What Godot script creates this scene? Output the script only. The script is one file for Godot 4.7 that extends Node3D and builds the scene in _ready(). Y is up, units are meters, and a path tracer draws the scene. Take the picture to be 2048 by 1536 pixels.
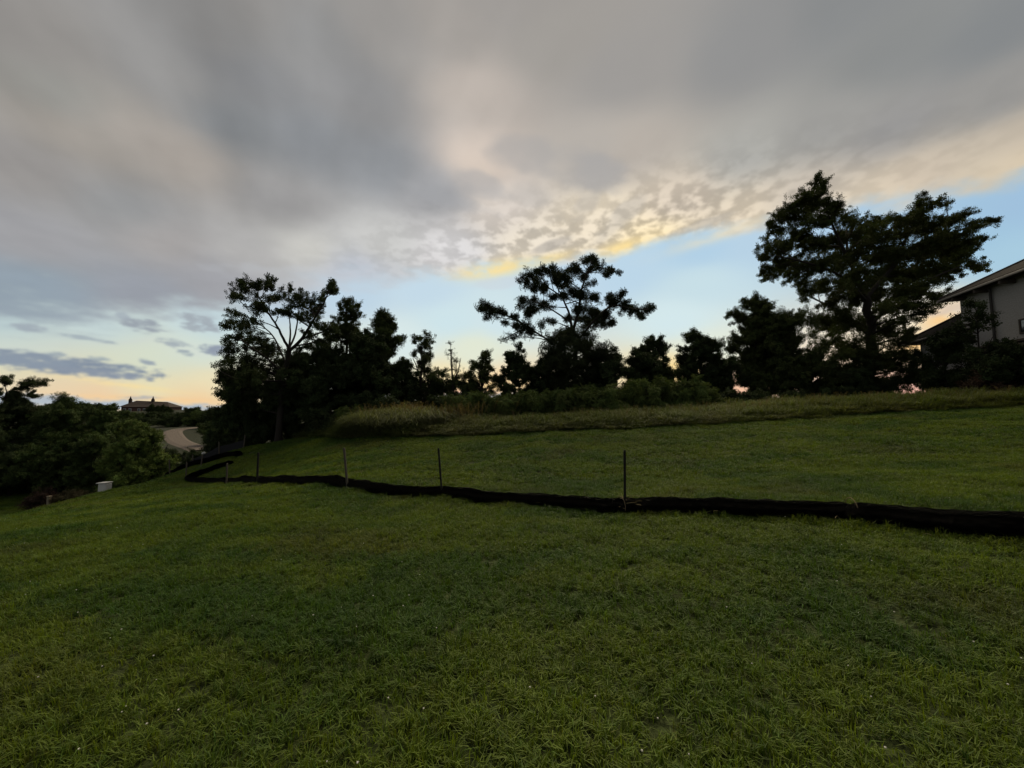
extends Node3D
# A mown slope at dusk: filter sock staked across the lawn, trees on the ridge, a house at the right, a wooded valley at the left.
# y is up, the camera looks along -z, "depth" below is -z.

const TERRAIN := [
	[5.07, 3.9, 0.39], [4.78, 4.3, 0.29], [4.54, 4.6, 0.3], [4.28, 4.9, 0.28], [3.81, 5.2, 0.22], [3.33, 5.5, 0.16],
	[2.78, 5.8, 0.09], [1.76, 6.2, 0.01], [0.66, 6.8, -0.05], [-0.22, 7.3, -0.11], [-1.37, 7.9, -0.14], [-2.66, 8.2, -0.16],
	[-3.67, 8.9, -0.12], [-5.54, 10.2, -0.33], [-7.73, 12, -0.63], [-10.42, 14.5, -1.09], [-13.59, 17, -1.49], [-15.94, 15.5, -1.53],
	[-17.1, 19.5, -1.6], [-17.24, 21.5, -1.3], [-17.66, 23.5, -1.06], [-14.36, 24, -0.32], [-11.91, 24, 0.17], [-15.15, 13, -1.55],
	[-13.68, 10.5, -1.28], [-8.37, 20, 0.36], [-4.02, 19, 0.44], [0, 18, 0.67], [8.27, 17, 1.07], [14.46, 16.5, 1.49],
	[19.94, 15, 1.79], [8.98, 9, 0.47], [10.53, 8, 0.59], [4.58, 9.5, 0.16], [0, 0, 0], [-3, 1.5, -0.06],
	[3, 1.5, 0.06], [-4, 3.2, -0.12], [-8, 6, -0.32], [0, 3, 0], [8, 4, 0.6], [14, 6, 1.1],
	[0, -6, 0], [-8, -5, -0.5], [8, -5, 0.5], [-16, 0, -1.2], [-20, 14, -3.6], [-26, 17, -5.2],
	[-22, 22, -4.4], [-30, 30, -5.5], [-22, 34, -5.2], [-40, 20, -5.6], [-30, 8, -5], [-60, 30, -5.8],
	[-40, 45, -5.7], [-15, 34, -2.6], [-14, 50, -6], [0, 34, -0.5], [0, 50, -5], [20, 40, -0.5],
	[40, 50, -3], [0, 24, 1], [8, 24, 1.3], [16, 24, 1.8], [27, 23, 2.2], [36, 20, 2.5],
	[30, 32, 1.6], [-8, 26, 0.5], [40, 5, 2.6], [60, 25, 2.6], [30, -10, 1.6], [-30, -15, -4],
	[-61.75, 75, -5.65], [-82.44, 95, -4.55], [-98.44, 115, -3.63], [-103.27, 130, -3.3], [-50, 60, -5.8], [-90, 60, -6],
	[-20, 75, -6.5], [-40, 100, -5.5], [-120, 110, -4], [-60, 140, -3.5], [-130, 40, -6], [30, 90, -8],
	[90, 60, -4], [90, 0, 2], [-90, -20, -5],
]
const SOCK_PATH := [
	[5.34, 3.3], [5.07, 3.9], [4.78, 4.3], [4.54, 4.6], [4.28, 4.9], [3.81, 5.2], [3.33, 5.5], [2.78, 5.8], [1.76, 6.2],
	[0.66, 6.8], [-0.22, 7.3], [-1.37, 7.9], [-2.66, 8.2], [-3.67, 8.9], [-5.54, 10.2], [-7.73, 12], [-10.42, 14.5], [-13.59, 17],
]
const CLOUD_COLOUR := [
	[-53.33, 32.3, 148, 145, 142], [-50.47, 28.36, 152, 152, 148], [-50.06, 26.18, 165, 159, 152], [-53.18, 21.76, 150, 147, 145], [-47.37, 27.86, 168, 161, 154], [-46.18, 20.49, 146, 147, 148],
	[-52.23, 15.62, 160, 160, 163], [-51.99, 11.6, 146, 160, 172], [-43.81, 12.47, 152, 157, 166], [-38.28, 15.24, 160, 161, 166], [-43.79, 33.75, 148, 147, 146], [-35.89, 36.73, 135, 136, 138],
	[-40.08, 39.01, 142, 141, 140], [-37.16, 31.88, 135, 138, 141], [-28.86, 32.85, 138, 141, 145], [-19.72, 32.09, 144, 147, 151], [-11.01, 30.31, 158, 159, 162], [-29.33, 41.9, 142, 142, 142],
	[-24.05, 38.84, 148, 148, 149], [-18.78, 45.07, 158, 155, 152], [-42.09, 27.26, 166, 159, 152], [-32.04, 25.69, 158, 157, 157], [-42.89, 18.49, 166, 163, 162], [-28.36, 20.68, 200, 199, 194],
	[-36.01, 19.13, 176, 175, 174], [-19.46, 23.28, 198, 198, 196], [-23.33, 18.96, 190, 195, 204], [-9.8, 46.21, 164, 159, 154], [-5.82, 41.26, 186, 177, 169], [-4.97, 34.12, 206, 193, 182],
	[-1.85, 28.34, 214, 205, 196], [2.76, 24.51, 222, 212, 196], [-9.41, 22.93, 214, 212, 212], [6.03, 45.66, 160, 156, 151], [17.34, 41.46, 158, 155, 152], [17.1, 34.11, 184, 176, 167],
	[23.73, 27.45, 212, 199, 182], [13.32, 27.09, 224, 212, 192], [13.48, 34.57, 182, 176, 169], [20.29, 23.8, 240, 222, 185], [33.45, 39.82, 146, 146, 146], [32.95, 30.74, 172, 171, 166],
	[40.58, 30.65, 158, 157, 154], [37.84, 24.14, 196, 186, 173], [32.63, 23.88, 222, 208, 186], [47.12, 34.21, 139, 141, 141], [46.71, 28.15, 152, 151, 150], [53.67, 32.1, 134, 137, 139],
	[53.3, 27, 150, 149, 147], [52.7, 22.4, 210, 198, 178], [53.92, 23.47, 190, 179, 164], [54.08, 21.75, 218, 201, 174], [48.22, 23.02, 200, 187, 170], [46.34, 22.11, 222, 207, 184],
	[42.3, 21.75, 220, 206, 184], [-0.32, 48.96, 158, 154, 150], [-36.29, 42.8, 145, 143, 141], [43.45, 39.83, 138, 140, 141], [0, 68, 148, 147, 146], [0, 89, 145, 145, 145],
	[80, 20, 176, 166, 154], [80, 45, 142, 142, 142], [-80, 20, 150, 152, 156], [-80, 45, 148, 147, 146], [120, 15, 150, 148, 146], [120, 45, 143, 143, 143],
	[-120, 15, 146, 149, 153], [-120, 45, 145, 145, 145], [180, 10, 146, 148, 151], [180, 40, 143, 143, 144],
]
const CLEAR_COLOUR := [
	[-53.46, 7.66, 186, 205, 208], [-47.36, 8.7, 196, 213, 214], [-38.52, 10.02, 196, 216, 222], [-52.79, 5.5, 206, 216, 206], [-43.47, 5.51, 212, 221, 203], [-45.55, 4.37, 213, 218, 196],
	[-39.3, 7.03, 211, 223, 212], [-52.66, 3.25, 221, 217, 186], [-43.34, 2.8, 232, 222, 182], [-37.75, 3.05, 234, 224, 186], [-47, 1.86, 238, 206, 166], [-39.05, 1.43, 242, 206, 160],
	[-51.47, 2.17, 232, 208, 172], [-31.58, 14.63, 188, 206, 222], [-23.23, 15.72, 190, 212, 228], [-12.99, 17.31, 196, 218, 232], [-9.29, 13.28, 206, 228, 234], [-16.4, 10.11, 216, 232, 232],
	[-23.02, 8.34, 224, 232, 220], [-1.81, 13.44, 208, 228, 234], [-5.54, 9.01, 226, 232, 212], [-9.19, 4.54, 244, 226, 180], [-1.79, 3.85, 246, 216, 172], [16.74, 19.71, 188, 214, 232],
	[26.78, 17.02, 200, 223, 231], [26.92, 20.93, 178, 208, 230], [23.27, 12.39, 212, 232, 236], [26.25, 8.13, 226, 234, 220], [23.08, 5.6, 244, 220, 164], [27.26, 2.1, 240, 190, 158],
	[44.29, 20.12, 172, 202, 226], [51.13, 16.44, 162, 198, 222], [53.83, 17.66, 160, 192, 220], [53.62, 14.27, 168, 203, 223], [47.79, 9.13, 234, 226, 206], [46.38, 2.14, 236, 186, 166],
	[47.29, 6.17, 238, 216, 176], [32.5, 21.05, 184, 210, 229], [9.5, 18.89, 192, 216, 233], [53.12, 5.46, 214, 210, 200], [85, 8, 190, 202, 208], [85, 2, 205, 196, 186],
	[-85, 6, 184, 200, 206], [-85, 2, 200, 198, 188], [130, 4, 168, 180, 190], [-130, 4, 166, 178, 188], [180, 4, 160, 172, 184],
]
const DECK_EDGE := [
	[-180, 4], [-120, 5], [-80, 7], [-53.53, 8.89], [-46.71, 9.93], [-38.14, 12.05], [-31.59, 14.75], [-24.56, 17.51], [-16.6, 19.4],
	[-9.37, 19.72], [-1.83, 21.05], [5.79, 21.64], [16.1, 22.39], [26.73, 22.6], [34.7, 22.15], [42.29, 21.55], [48.11, 21.13], [54.23, 20.65],
	[70, 24], [90, 22], [130, 10], [180, 4],
]
const LIT_PATCHES := [
	[-2.97, 20.63, 5.34, 1.15, -9, 253, 226, 158, 1], [4.27, 21.68, 5.27, 0.67, -10, 250, 222, 150, 0.8], [16.81, 22.83, 4.11, 0.76, -9, 254, 226, 158, 0.9], [23.07, 5.26, 3.69, 1.92, -5, 250, 214, 140, 0.8],
	[-4.77, 3.84, 8.2, 1.34, 0, 252, 216, 150, 0.8], [48.8, 8.95, 1.89, 1.46, -22, 252, 205, 140, 0.9], [46.97, 6.72, 1.7, 0.81, -5, 250, 196, 120, 0.8], [29.13, 22.33, 6.04, 0.7, -9, 240, 224, 190, 0.6],
	[-45.25, 2.71, 4.81, 0.31, 8, 248, 222, 160, 0.7], [-43.27, 1.34, 7.5, 0.27, 2, 247, 204, 150, 0.7], [27.26, 2.1, 3.97, 0.66, 0, 240, 180, 150, 0.7], [46.72, 1.87, 2.02, 0.51, 0, 240, 180, 160, 0.7],
	[-9.17, 2.7, 6.63, 0.59, 0, 236, 170, 150, 0.7], [10.36, 26.72, 7.93, 2.45, -8, 236, 220, 192, 0.5], [-4.96, 32.43, 5.42, 2.79, 20, 218, 202, 186, 0.4],
]
const GREY_PATCHES := [
	[-50.1, 4.49, 6.65, 0.81, 5, 132, 144, 160, 1], [-52.74, 4.69, 3.57, 0.63, 3, 140, 152, 166, 0.9], [-46.75, 3.77, 2.96, 0.36, 6, 140, 150, 164, 0.8], [-44.24, 9.19, 1.43, 0.58, 5, 150, 158, 168, 0.9],
	[-51.78, 7.72, 0.88, 0.37, 8, 156, 166, 176, 0.8], [-39.68, 10.43, 1.65, 0.51, 8, 158, 166, 174, 0.8], [-39.42, 9.61, 1.57, 0.46, 5, 158, 166, 174, 0.8], [-37.83, 7.17, 1.34, 0.53, 0, 138, 148, 166, 0.9],
	[-48.31, 7.25, 1.72, 0.2, 6, 160, 172, 180, 0.8], [-41.93, 7.43, 1.02, 0.22, 10, 160, 170, 178, 0.8], [-40.61, 6.61, 0.79, 0.28, 12, 150, 162, 172, 0.8], [-43.65, 5.28, 0.63, 0.27, 8, 140, 152, 168, 0.8],
	[-47.35, 5.3, 0.91, 0.2, 6, 158, 170, 176, 0.7], [-45.8, 9.88, 0.59, 0.31, 6, 160, 170, 180, 0.7], [-44.77, 0.51, 15.37, 0.47, 2.5, 168, 184, 200, 0.9], [-51.71, 1.19, 2.73, 0.46, 2, 176, 186, 196, 0.8],
	[-44.05, 1.43, 1.58, 0.16, 0, 160, 168, 180, 0.7], [-41.52, 7.7, 1.29, 0.28, 10, 160, 170, 178, 0.6], [-49.99, 5.42, 0.82, 0.19, 5, 156, 168, 176, 0.7], [49.18, 9.96, 1.57, 0.48, -10, 214, 196, 180, 0.7],
	[-1.79, 1.99, 14.68, 0.67, 0, 178, 190, 206, 0.7], [36.82, 1.29, 8.42, 0.48, 0, 186, 190, 206, 0.6], [-1.07, 18.78, 4.56, 0.69, -6, 204, 212, 220, 0.6], [-27.03, 17.17, 9.07, 1.38, -4, 196, 202, 210, 0.4],
	[6.66, 33.49, 8.97, 2.3, 14, 168, 166, 165, 0.75], [13.41, 31.81, 3.61, 1.67, 20, 170, 168, 167, 0.6], [-4.95, 31.27, 4.64, 1.28, 16, 166, 166, 168, 0.6], [2.78, 30.74, 3.08, 1.75, 0, 180, 176, 172, 0.5],
	[16.91, 26.7, 4.13, 1.08, -30, 186, 180, 172, 0.6], [11.12, 28.2, 2.21, 1.2, -30, 186, 180, 172, 0.6], [5.8, 23.64, 5.24, 0.59, -18, 176, 170, 162, 0.8], [24.89, 23.7, 4.26, 0.42, -8, 184, 178, 168, 0.7],
	[-9.49, 29.24, 6.1, 0.95, 12, 164, 165, 168, 0.6],
]
const OAK_CLUMPS := [
	[-2.48, 9.65, 0.62, 0.56], [-1.3, 9.57, 1.34, 0.44], [-1.84, 10.39, -0.6, 0.55], [-1.98, 8.71, 1.69, 0.43], [-2.38, 9.43, -0.16, 0.39], [-0.71, 9.5, 0.62, 0.3], [-0.04, 7.85, 2.36, 0.49], [-2.17, 8.35, -0.04, 0.39],
	[0.42, 8.12, 2.44, 0.42], [-0.02, 9.12, 0.33, 0.46], [1.7, 8.25, 2.21, 0.49], [2.2, 8.48, 1.96, 0.5], [1.71, 8.79, 0.35, 0.42], [-0.66, 10.03, -1.54, 0.33], [0.86, 7.78, 2.1, 0.39], [1.06, 7.7, 1.56, 0.36],
	[0.62, 8.11, -0.7, 0.4], [0.92, 8.66, -2.17, 0.51], [2.15, 8.91, -0.32, 0.35], [2.8, 9.69, 0.26, 0.53], [2.59, 9.87, -1.04, 0.4], [3.34, 8.65, 1.64, 0.32], [2.39, 10.19, -0.74, 0.32], [2.59, 7.14, 1.07, 0.44],
	[3.31, 6.55, 1.74, 0.43], [3.78, 6.71, 1.66, 0.43], [2.16, 6.39, 1.05, 0.37], [0.54, 6.26, -1.75, 0.5], [3.19, 5.99, 1.59, 0.43], [-3.43, 8.28, -0.38, 0.39], [-4.2, 7.52, -0.62, 0.48], [-2.58, 7.32, 0.64, 0.49],
	[-2.66, 7.12, -0.26, 0.47], [-0.4, 7.12, 2.41, 0.35], [-1.82, 6.18, 2.14, 0.42], [-2.49, 5.8, 1.38, 0.36], [-3.37, 6.78, -0.97, 0.36], [-1.63, 6.51, 0.42, 0.46], [-2.36, 5.5, 0.93, 0.59], [-2.59, 6.04, -0.47, 0.47],
	[-1.32, 6.23, 0.27, 0.46], [-3.36, 4.55, 0.73, 0.34], [-4.38, 4.26, -1.09, 0.48], [-4.26, 2.86, -0.37, 0.31], [-2.92, 2.97, 0.61, 0.53], [-3.17, 4.03, -0.31, 0.86], [-2.16, 5.04, -0.14, 0.78], [-2.56, 5.82, -2.18, 0.76],
	[-3.4, 4.84, -1.14, 0.73], [0.09, 5.6, 1.26, 0.44], [0.54, 8.72, -2.4, 0.34], [2.5, 7.28, 2.04, 0.35], [-0.2, 9.01, 0.42, 0.3], [0.04, 9.75, -1.21, 0.36], [-0.94, 9.46, 1.43, 0.33], [-3.43, 9.45, 0.04, 0.31],
	[-0.5, 3.81, 2.24, 0.77], [-1.53, 4.49, -0.92, 0.88], [-2.28, 3.29, -1.16, 0.89], [-0.68, 3.64, -0.36, 0.78], [-0.61, 5.04, -2.09, 0.76], [1.45, 3.85, 0.93, 0.74], [-3.33, 3.03, -0.6, 0.71], [-2.25, 2.23, -0.23, 0.7],
	[0.02, 2.7, -0.32, 0.7], [-0.77, 2.53, 0.16, 0.69], [0.37, 5.26, -1.83, 0.58], [-4.92, 5.27, -1.96, 0.5],
]
const OAK_LIMBS := [
	[0.2, 0.13, -0.03, 0.01, 0, -0.05, 1.69, 0, 0.01, 4.02, -0.1, 0.35, 5.81, 0],
	[0.09, 0.03, 0.35, 5.81, 0, 0.21, 6.36, 0.4, 0.1, 7.03, 0.9, -0.35, 7.87, 1.2, -0.84, 8.75, 1.3],
	[0.07, 0.02, 0.35, 5.81, 0, 0.1, 6.85, -0.5, -0.2, 7.75, -0.9, -0.49, 8.66, -1.2],
	[0.07, 0.02, 0.35, 5.81, 0, 0.36, 6.87, -0.6, 0.37, 7.89, -0.8, 0.57, 8.91, -0.6],
	[0.11, 0.03, 0.36, 5.65, 0, 1.47, 6.32, 0.6, 2.25, 7.23, 1, 2.92, 8.17, 1.2, 3.34, 9.16, 1.2],
	[0.06, 0.02, 0.11, 5.02, 0, -1.07, 6.59, -0.8, -2.3, 7.54, -1.4, -3.6, 8.22, -1.8],
	[0.08, 0.02, 0.07, 4.16, 0, -0.35, 5.04, 1, -1.02, 5.69, 1.6, -1.64, 6.35, 2],
	[0.07, 0.02, 0.08, 3.77, 0, -0.47, 3.67, 1.4, -1.51, 3.76, 2, -2.38, 4.19, 2],
	[0.08, 0.03, 1.47, 6.32, 0.6, 2.58, 6.55, 1, 3.65, 6.77, 1.4],
]
const LOCUST_CLUMPS := [
	[1.25, 10.37, 0.04, 0.37], [1.53, 10.06, -0.4, 0.47], [1.74, 9.08, 1.12, 0.4], [2.96, 9.37, -0.41, 0.36], [2.48, 9.08, -0.42, 0.3], [1.03, 10.51, -1.28, 0.34], [1.36, 9.7, -1.04, 0.38], [-0.02, 9.04, 0.74, 0.54],
	[-0.33, 9.37, 0.37, 0.41], [0.98, 8.96, -0.63, 0.43], [1.04, 7.94, 1.76, 0.3], [-1.24, 8.98, 0.13, 0.64], [-1.89, 8.94, 1, 0.45], [-2.62, 8.86, 0.98, 0.45], [-3.43, 8.64, 0.82, 0.45], [-3.77, 8.61, -0.48, 0.47],
	[-2.99, 7.88, 1.13, 0.53], [-2.25, 7.76, 0.93, 0.54], [-1.28, 8.3, 0.42, 0.46], [-0.25, 8.86, -1.51, 0.49], [-1.05, 8.28, 1.56, 0.44], [-3.69, 7.15, 0.14, 0.46], [-2.92, 6.96, -0.18, 0.65], [-2.15, 7.14, -1.55, 0.59],
	[-3.07, 6.63, -1.12, 0.39], [-1.35, 7.75, -1.54, 0.44], [-0.99, 7.09, 0.97, 0.45], [-0.16, 7.56, 0.37, 0.55], [0.44, 7.29, 0.62, 0.54], [1.56, 7.78, -1.64, 0.49], [2.11, 7.85, -1.88, 0.4], [2.31, 7.01, 1.23, 0.44],
	[3.03, 7.29, 0.92, 0.4], [2.65, 6.65, 0.92, 0.54], [3.34, 6.41, 0.75, 0.54], [4.2, 6.33, 0.03, 0.54], [5, 6.17, -0.13, 0.45], [5.41, 6.43, 0.34, 0.35], [4.61, 5.59, 0.71, 0.25], [0.29, 6.42, 0.37, 0.64],
	[1.36, 6, 0.57, 0.73], [2.39, 6.11, -0.26, 0.56], [1.21, 6.05, -2.03, 0.7], [2.03, 5.66, -0.78, 0.62], [2.8, 5.39, -0.05, 0.42], [-0.23, 5.89, -0.54, 0.33], [-6.53, 6.69, -0.25, 0.45], [-6.83, 6.26, 0.64, 0.36],
	[-5.98, 6.48, -0.57, 0.45], [-5.3, 6.44, -0.4, 0.42], [-6.26, 6.08, -0.54, 0.36], [-5.01, 5.67, -0.43, 0.3], [-4.35, 5.9, 0.21, 0.35], [-4.25, 5.33, 0.2, 0.39], [-3.72, 5.03, 1.13, 0.49], [-3.11, 5, -0.44, 0.42],
	[-3.81, 4.58, 1.11, 0.28], [-4.71, 4.4, 0.62, 0.29], [-5.09, 4.21, 0.42, 0.2], [-2.48, 5.08, 1.34, 0.28], [-1.88, 5.41, 0.68, 0.34], [3.14, 8.89, 0.64, 0.2], [-6.46, 6.7, 0.72, 0.27], [5.53, 6.48, 0.5, 0.2],
	[-1.53, 3.6, 1.53, 0.96], [-0.05, 4.23, 0.58, 1.09], [-0.67, 2.71, 1.59, 1.22], [1.27, 4.11, -1.45, 0.98], [0.83, 2.49, -0.31, 1.22], [1.65, 3.22, 1.1, 0.8], [-1.44, 2.38, 0.64, 0.9], [-0.94, 1.22, 0.22, 1.19],
	[0.44, 1.04, 0.2, 1.1], [1.57, 1.93, 0.54, 0.82], [-1.92, 3.26, -1.04, 0.67], [-0.4, 5.05, -2.13, 0.8],
]
const LOCUST_LIMBS := [
	[0.2, 0.13, -0.01, -1.07, 0, 0.04, 1.99, 0, 0.03, 3.86, 0, -0.17, 5.28, 0],
	[0.1, 0.03, -0.17, 5.28, 0, -0.32, 6.46, -0.5, -0.75, 7.63, -0.8, -1.3, 8.99, -1],
	[0.11, 0.03, -0.08, 4.91, 0, 0.27, 6.39, 0.5, 0.41, 7.61, 0.8, 0.8, 8.74, 0.8, 1.18, 9.68, 0.8],
	[0.09, 0.02, 0.03, 3.86, 0, 1.18, 5.36, 0.9, 2.4, 6.38, 1.2, 3.59, 6.15, 1.4, 4.8, 6.03, 1.5],
	[0.09, 0.02, 0.02, 3.39, 0, -1.74, 4.39, -0.8, -3.27, 5.43, -1.1, -4.64, 6.25, -1.2, -6.31, 6.85, -1.2],
	[0.06, 0.02, -0.31, 5.57, 0, -1.54, 6.07, 1, -2.65, 6.51, 1.4, -3.64, 6.72, 1.6],
	[0.05, 0.02, -3.27, 5.43, -1.1, -4.25, 4.94, -1.1, -5.03, 4.54, -1.1],
	[0.06, 0.02, -0.75, 7.63, -0.8, -2.07, 8.65, -1.2, -3.45, 9.16, -1.2],
	[0.05, 0.02, 0.8, 8.74, 0.8, 1.7, 9.17, 0.9, 2.58, 8.85, 1],
]
const BIG_CLUMPS := [
	[-3.13, 16.37, 0.08, 0.65], [-2.57, 16.11, 0.04, 0.45], [-4.19, 15, 1, 0.56], [-5.2, 14.89, 0.96, 0.63], [-5.31, 14.67, 0.38, 0.57], [-6.14, 14.03, 0.57, 0.63], [-3.21, 15.03, -0.79, 0.8], [-3.64, 14.2, 1.23, 0.74],
	[-3.68, 13.57, 2.15, 0.66], [-5.52, 14.33, -1.08, 0.67], [-4.9, 13.67, -0.07, 0.91], [-4.86, 12.72, 1.54, 0.86], [-1.95, 13.76, -0.24, 0.91], [-3.35, 12.33, 2.82, 0.58], [0.03, 13.86, -0.17, 0.52], [-5.94, 13.36, -1.15, 0.67],
	[-6.72, 12.24, -0.87, 0.53], [-7.31, 10.95, -0.47, 0.59], [-8.05, 9.59, 0.57, 0.51], [-7.37, 9.28, 0.32, 0.58], [-6.96, 11.23, 0.8, 0.88], [-6, 10.46, -0.65, 0.93], [-4.94, 12.18, -0.12, 1.04], [-4.17, 10.98, -1.26, 1.08],
	[-4.47, 11.43, 0.94, 1], [-4.95, 9.42, 1.74, 0.97], [-0.69, 13.02, -1.98, 1.11], [0.7, 11.82, -3.4, 1.16], [1.12, 13.5, -2.39, 0.98], [2, 13.94, -2.06, 0.83], [3.01, 14.65, -2.01, 0.69], [2.05, 12.9, -1.71, 0.96],
	[-0.13, 12.07, 1.82, 0.85], [2.79, 13.96, -0.1, 0.65], [1.91, 12.36, 0.93, 0.75], [1.31, 12.37, 2.5, 0.71], [2.46, 13.61, 1.84, 0.54], [4.22, 15.14, 0.53, 0.41], [4.65, 14.56, 0.58, 0.48], [6.65, 15.28, -0.46, 0.45],
	[7.95, 15.78, -1.1, 0.3], [4.57, 13.79, 0.23, 0.58], [7.03, 13.99, -2.47, 0.99], [7.81, 14.26, -2.1, 0.83], [7.68, 14.19, -1.09, 0.67], [6.85, 13.74, 0.33, 0.61], [7.24, 13.83, 0.67, 0.45], [4.3, 11.54, 1.28, 0.86],
	[6, 12.19, 0.73, 0.88], [7.08, 12.47, 0.71, 0.71], [9.29, 13.37, -0.3, 0.55], [10.98, 14.12, -0.96, 0.46], [11.23, 14.22, -0.82, 0.27], [7.53, 11.69, 0.05, 0.78], [9, 12.15, -0.37, 0.6], [10.14, 12.59, -0.72, 0.4],
	[5.98, 10.32, 1.07, 0.75], [8.74, 10.36, -0.39, 0.52], [10.28, 10.45, -0.99, 0.4], [7.68, 11.56, -1.28, 1.08], [6.53, 11.65, -1.49, 1.23], [3.42, 11.37, 0.15, 1.16], [-0.36, 10.44, 2.33, 1.07], [2.69, 11.64, -2.19, 1.12],
	[-1.83, 10.52, 1.23, 0.99], [8.11, 10.37, -1.13, 0.61], [8.71, 10.21, -2.29, 0.84], [4.66, 9.72, 0.6, 1.01], [4.01, 8.13, 0.6, 0.89], [8.04, 8.47, -2.33, 0.77], [5.59, 9.94, -1.52, 1.23], [1.56, 6.66, 2.1, 0.78],
	[1.96, 6.15, 2.14, 0.54], [0.52, 7.3, 2.45, 1.06], [5.17, 10.48, -3.04, 1.29], [3.03, 9.94, -2.36, 1.26], [-3, 8.44, 2.69, 1.05], [0.15, 9.65, -2.36, 1.12], [-0.67, 9.61, -3.14, 1.01], [-3.86, 9.43, -0.86, 0.73],
	[-6.23, 8.94, 0.53, 0.51], [-4.66, 8.12, -0.24, 0.72], [-0.67, 6.27, 2.6, 0.94], [-0.23, 5.44, 3.05, 0.52], [4.06, 8.83, -3.53, 1.31], [0.09, 8.11, -1.1, 1.08], [-2.35, 7.56, -0.18, 0.91], [-1.46, 6.46, -2.36, 1.26],
	[-2.17, 5.81, 0.42, 1.15], [2.15, 6.19, -2.44, 1.27], [3.58, 5.81, -2.04, 1.11], [0.89, 4.31, 1.51, 0.73], [2.18, 3.41, 0.79, 0.69], [2.67, 2.43, 0.5, 0.64], [1.98, 1.65, 0.62, 0.76], [1.85, 2.77, -0.21, 1.17],
	[-0.83, 3.25, 1.03, 1.25], [-1.86, 3.74, 0.36, 1.28], [-4.32, 3.84, 1.34, 1.11], [1.84, 1.24, -0.99, 1.07], [-1.1, 1.41, 0.35, 1.15], [-2.65, 1.95, 0.1, 1.16], [-4.07, 2.5, -0.2, 1.04], [5.5, 5.86, -2.26, 0.56],
	[3.19, 1.68, 0.19, 0.45],
]
const BIG_LIMBS := [
	[0.36, 0.24, 0.02, -0.25, 0, 0.24, 2.74, 0, 0.38, 5.64, 0, 0.15, 7.78, 0],
	[0.16, 0.03, 0.15, 7.78, 0, -1.3, 9.98, 0.6, -2.45, 11.67, 1, -3.17, 13.16, 1.2, -3.96, 15.02, 1.2],
	[0.11, 0.03, 0.2, 7.51, 0, -2.82, 8.9, 1.4, -5.03, 9.44, 2, -7.03, 9.78, 2.4, -8.61, 9.95, 2.6],
	[0.15, 0.03, 0.15, 7.78, 0, 2.95, 10.24, -0.8, 5.41, 12.09, -1.2, 8.24, 13.33, -1.4, 10.82, 14.06, -1.4],
	[0.14, 0.03, 2.95, 10.24, -0.8, 3.63, 12.03, -0.4, 4.35, 13.74, -0.2, 5.13, 15.13, -0.2],
	[0.14, 0.03, 0.26, 6.44, 0, 1.52, 7.74, 1, 3.19, 8.64, 1.4, 5.55, 9.6, 1.6],
	[0.12, 0.03, -1.3, 9.98, 0.6, 0.31, 12.8, -1.5, 0.99, 14.5, -2],
	[0.12, 0.03, 0.36, 5.38, 0, -0.63, 6.69, -1, -1.99, 7.97, -1.6, -3.46, 8.89, -1.8],
	[0.1, 0.03, 0.3, 4.06, 0, 3.17, 4.84, -1.4, 5.13, 4.39, -2],
]
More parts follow.
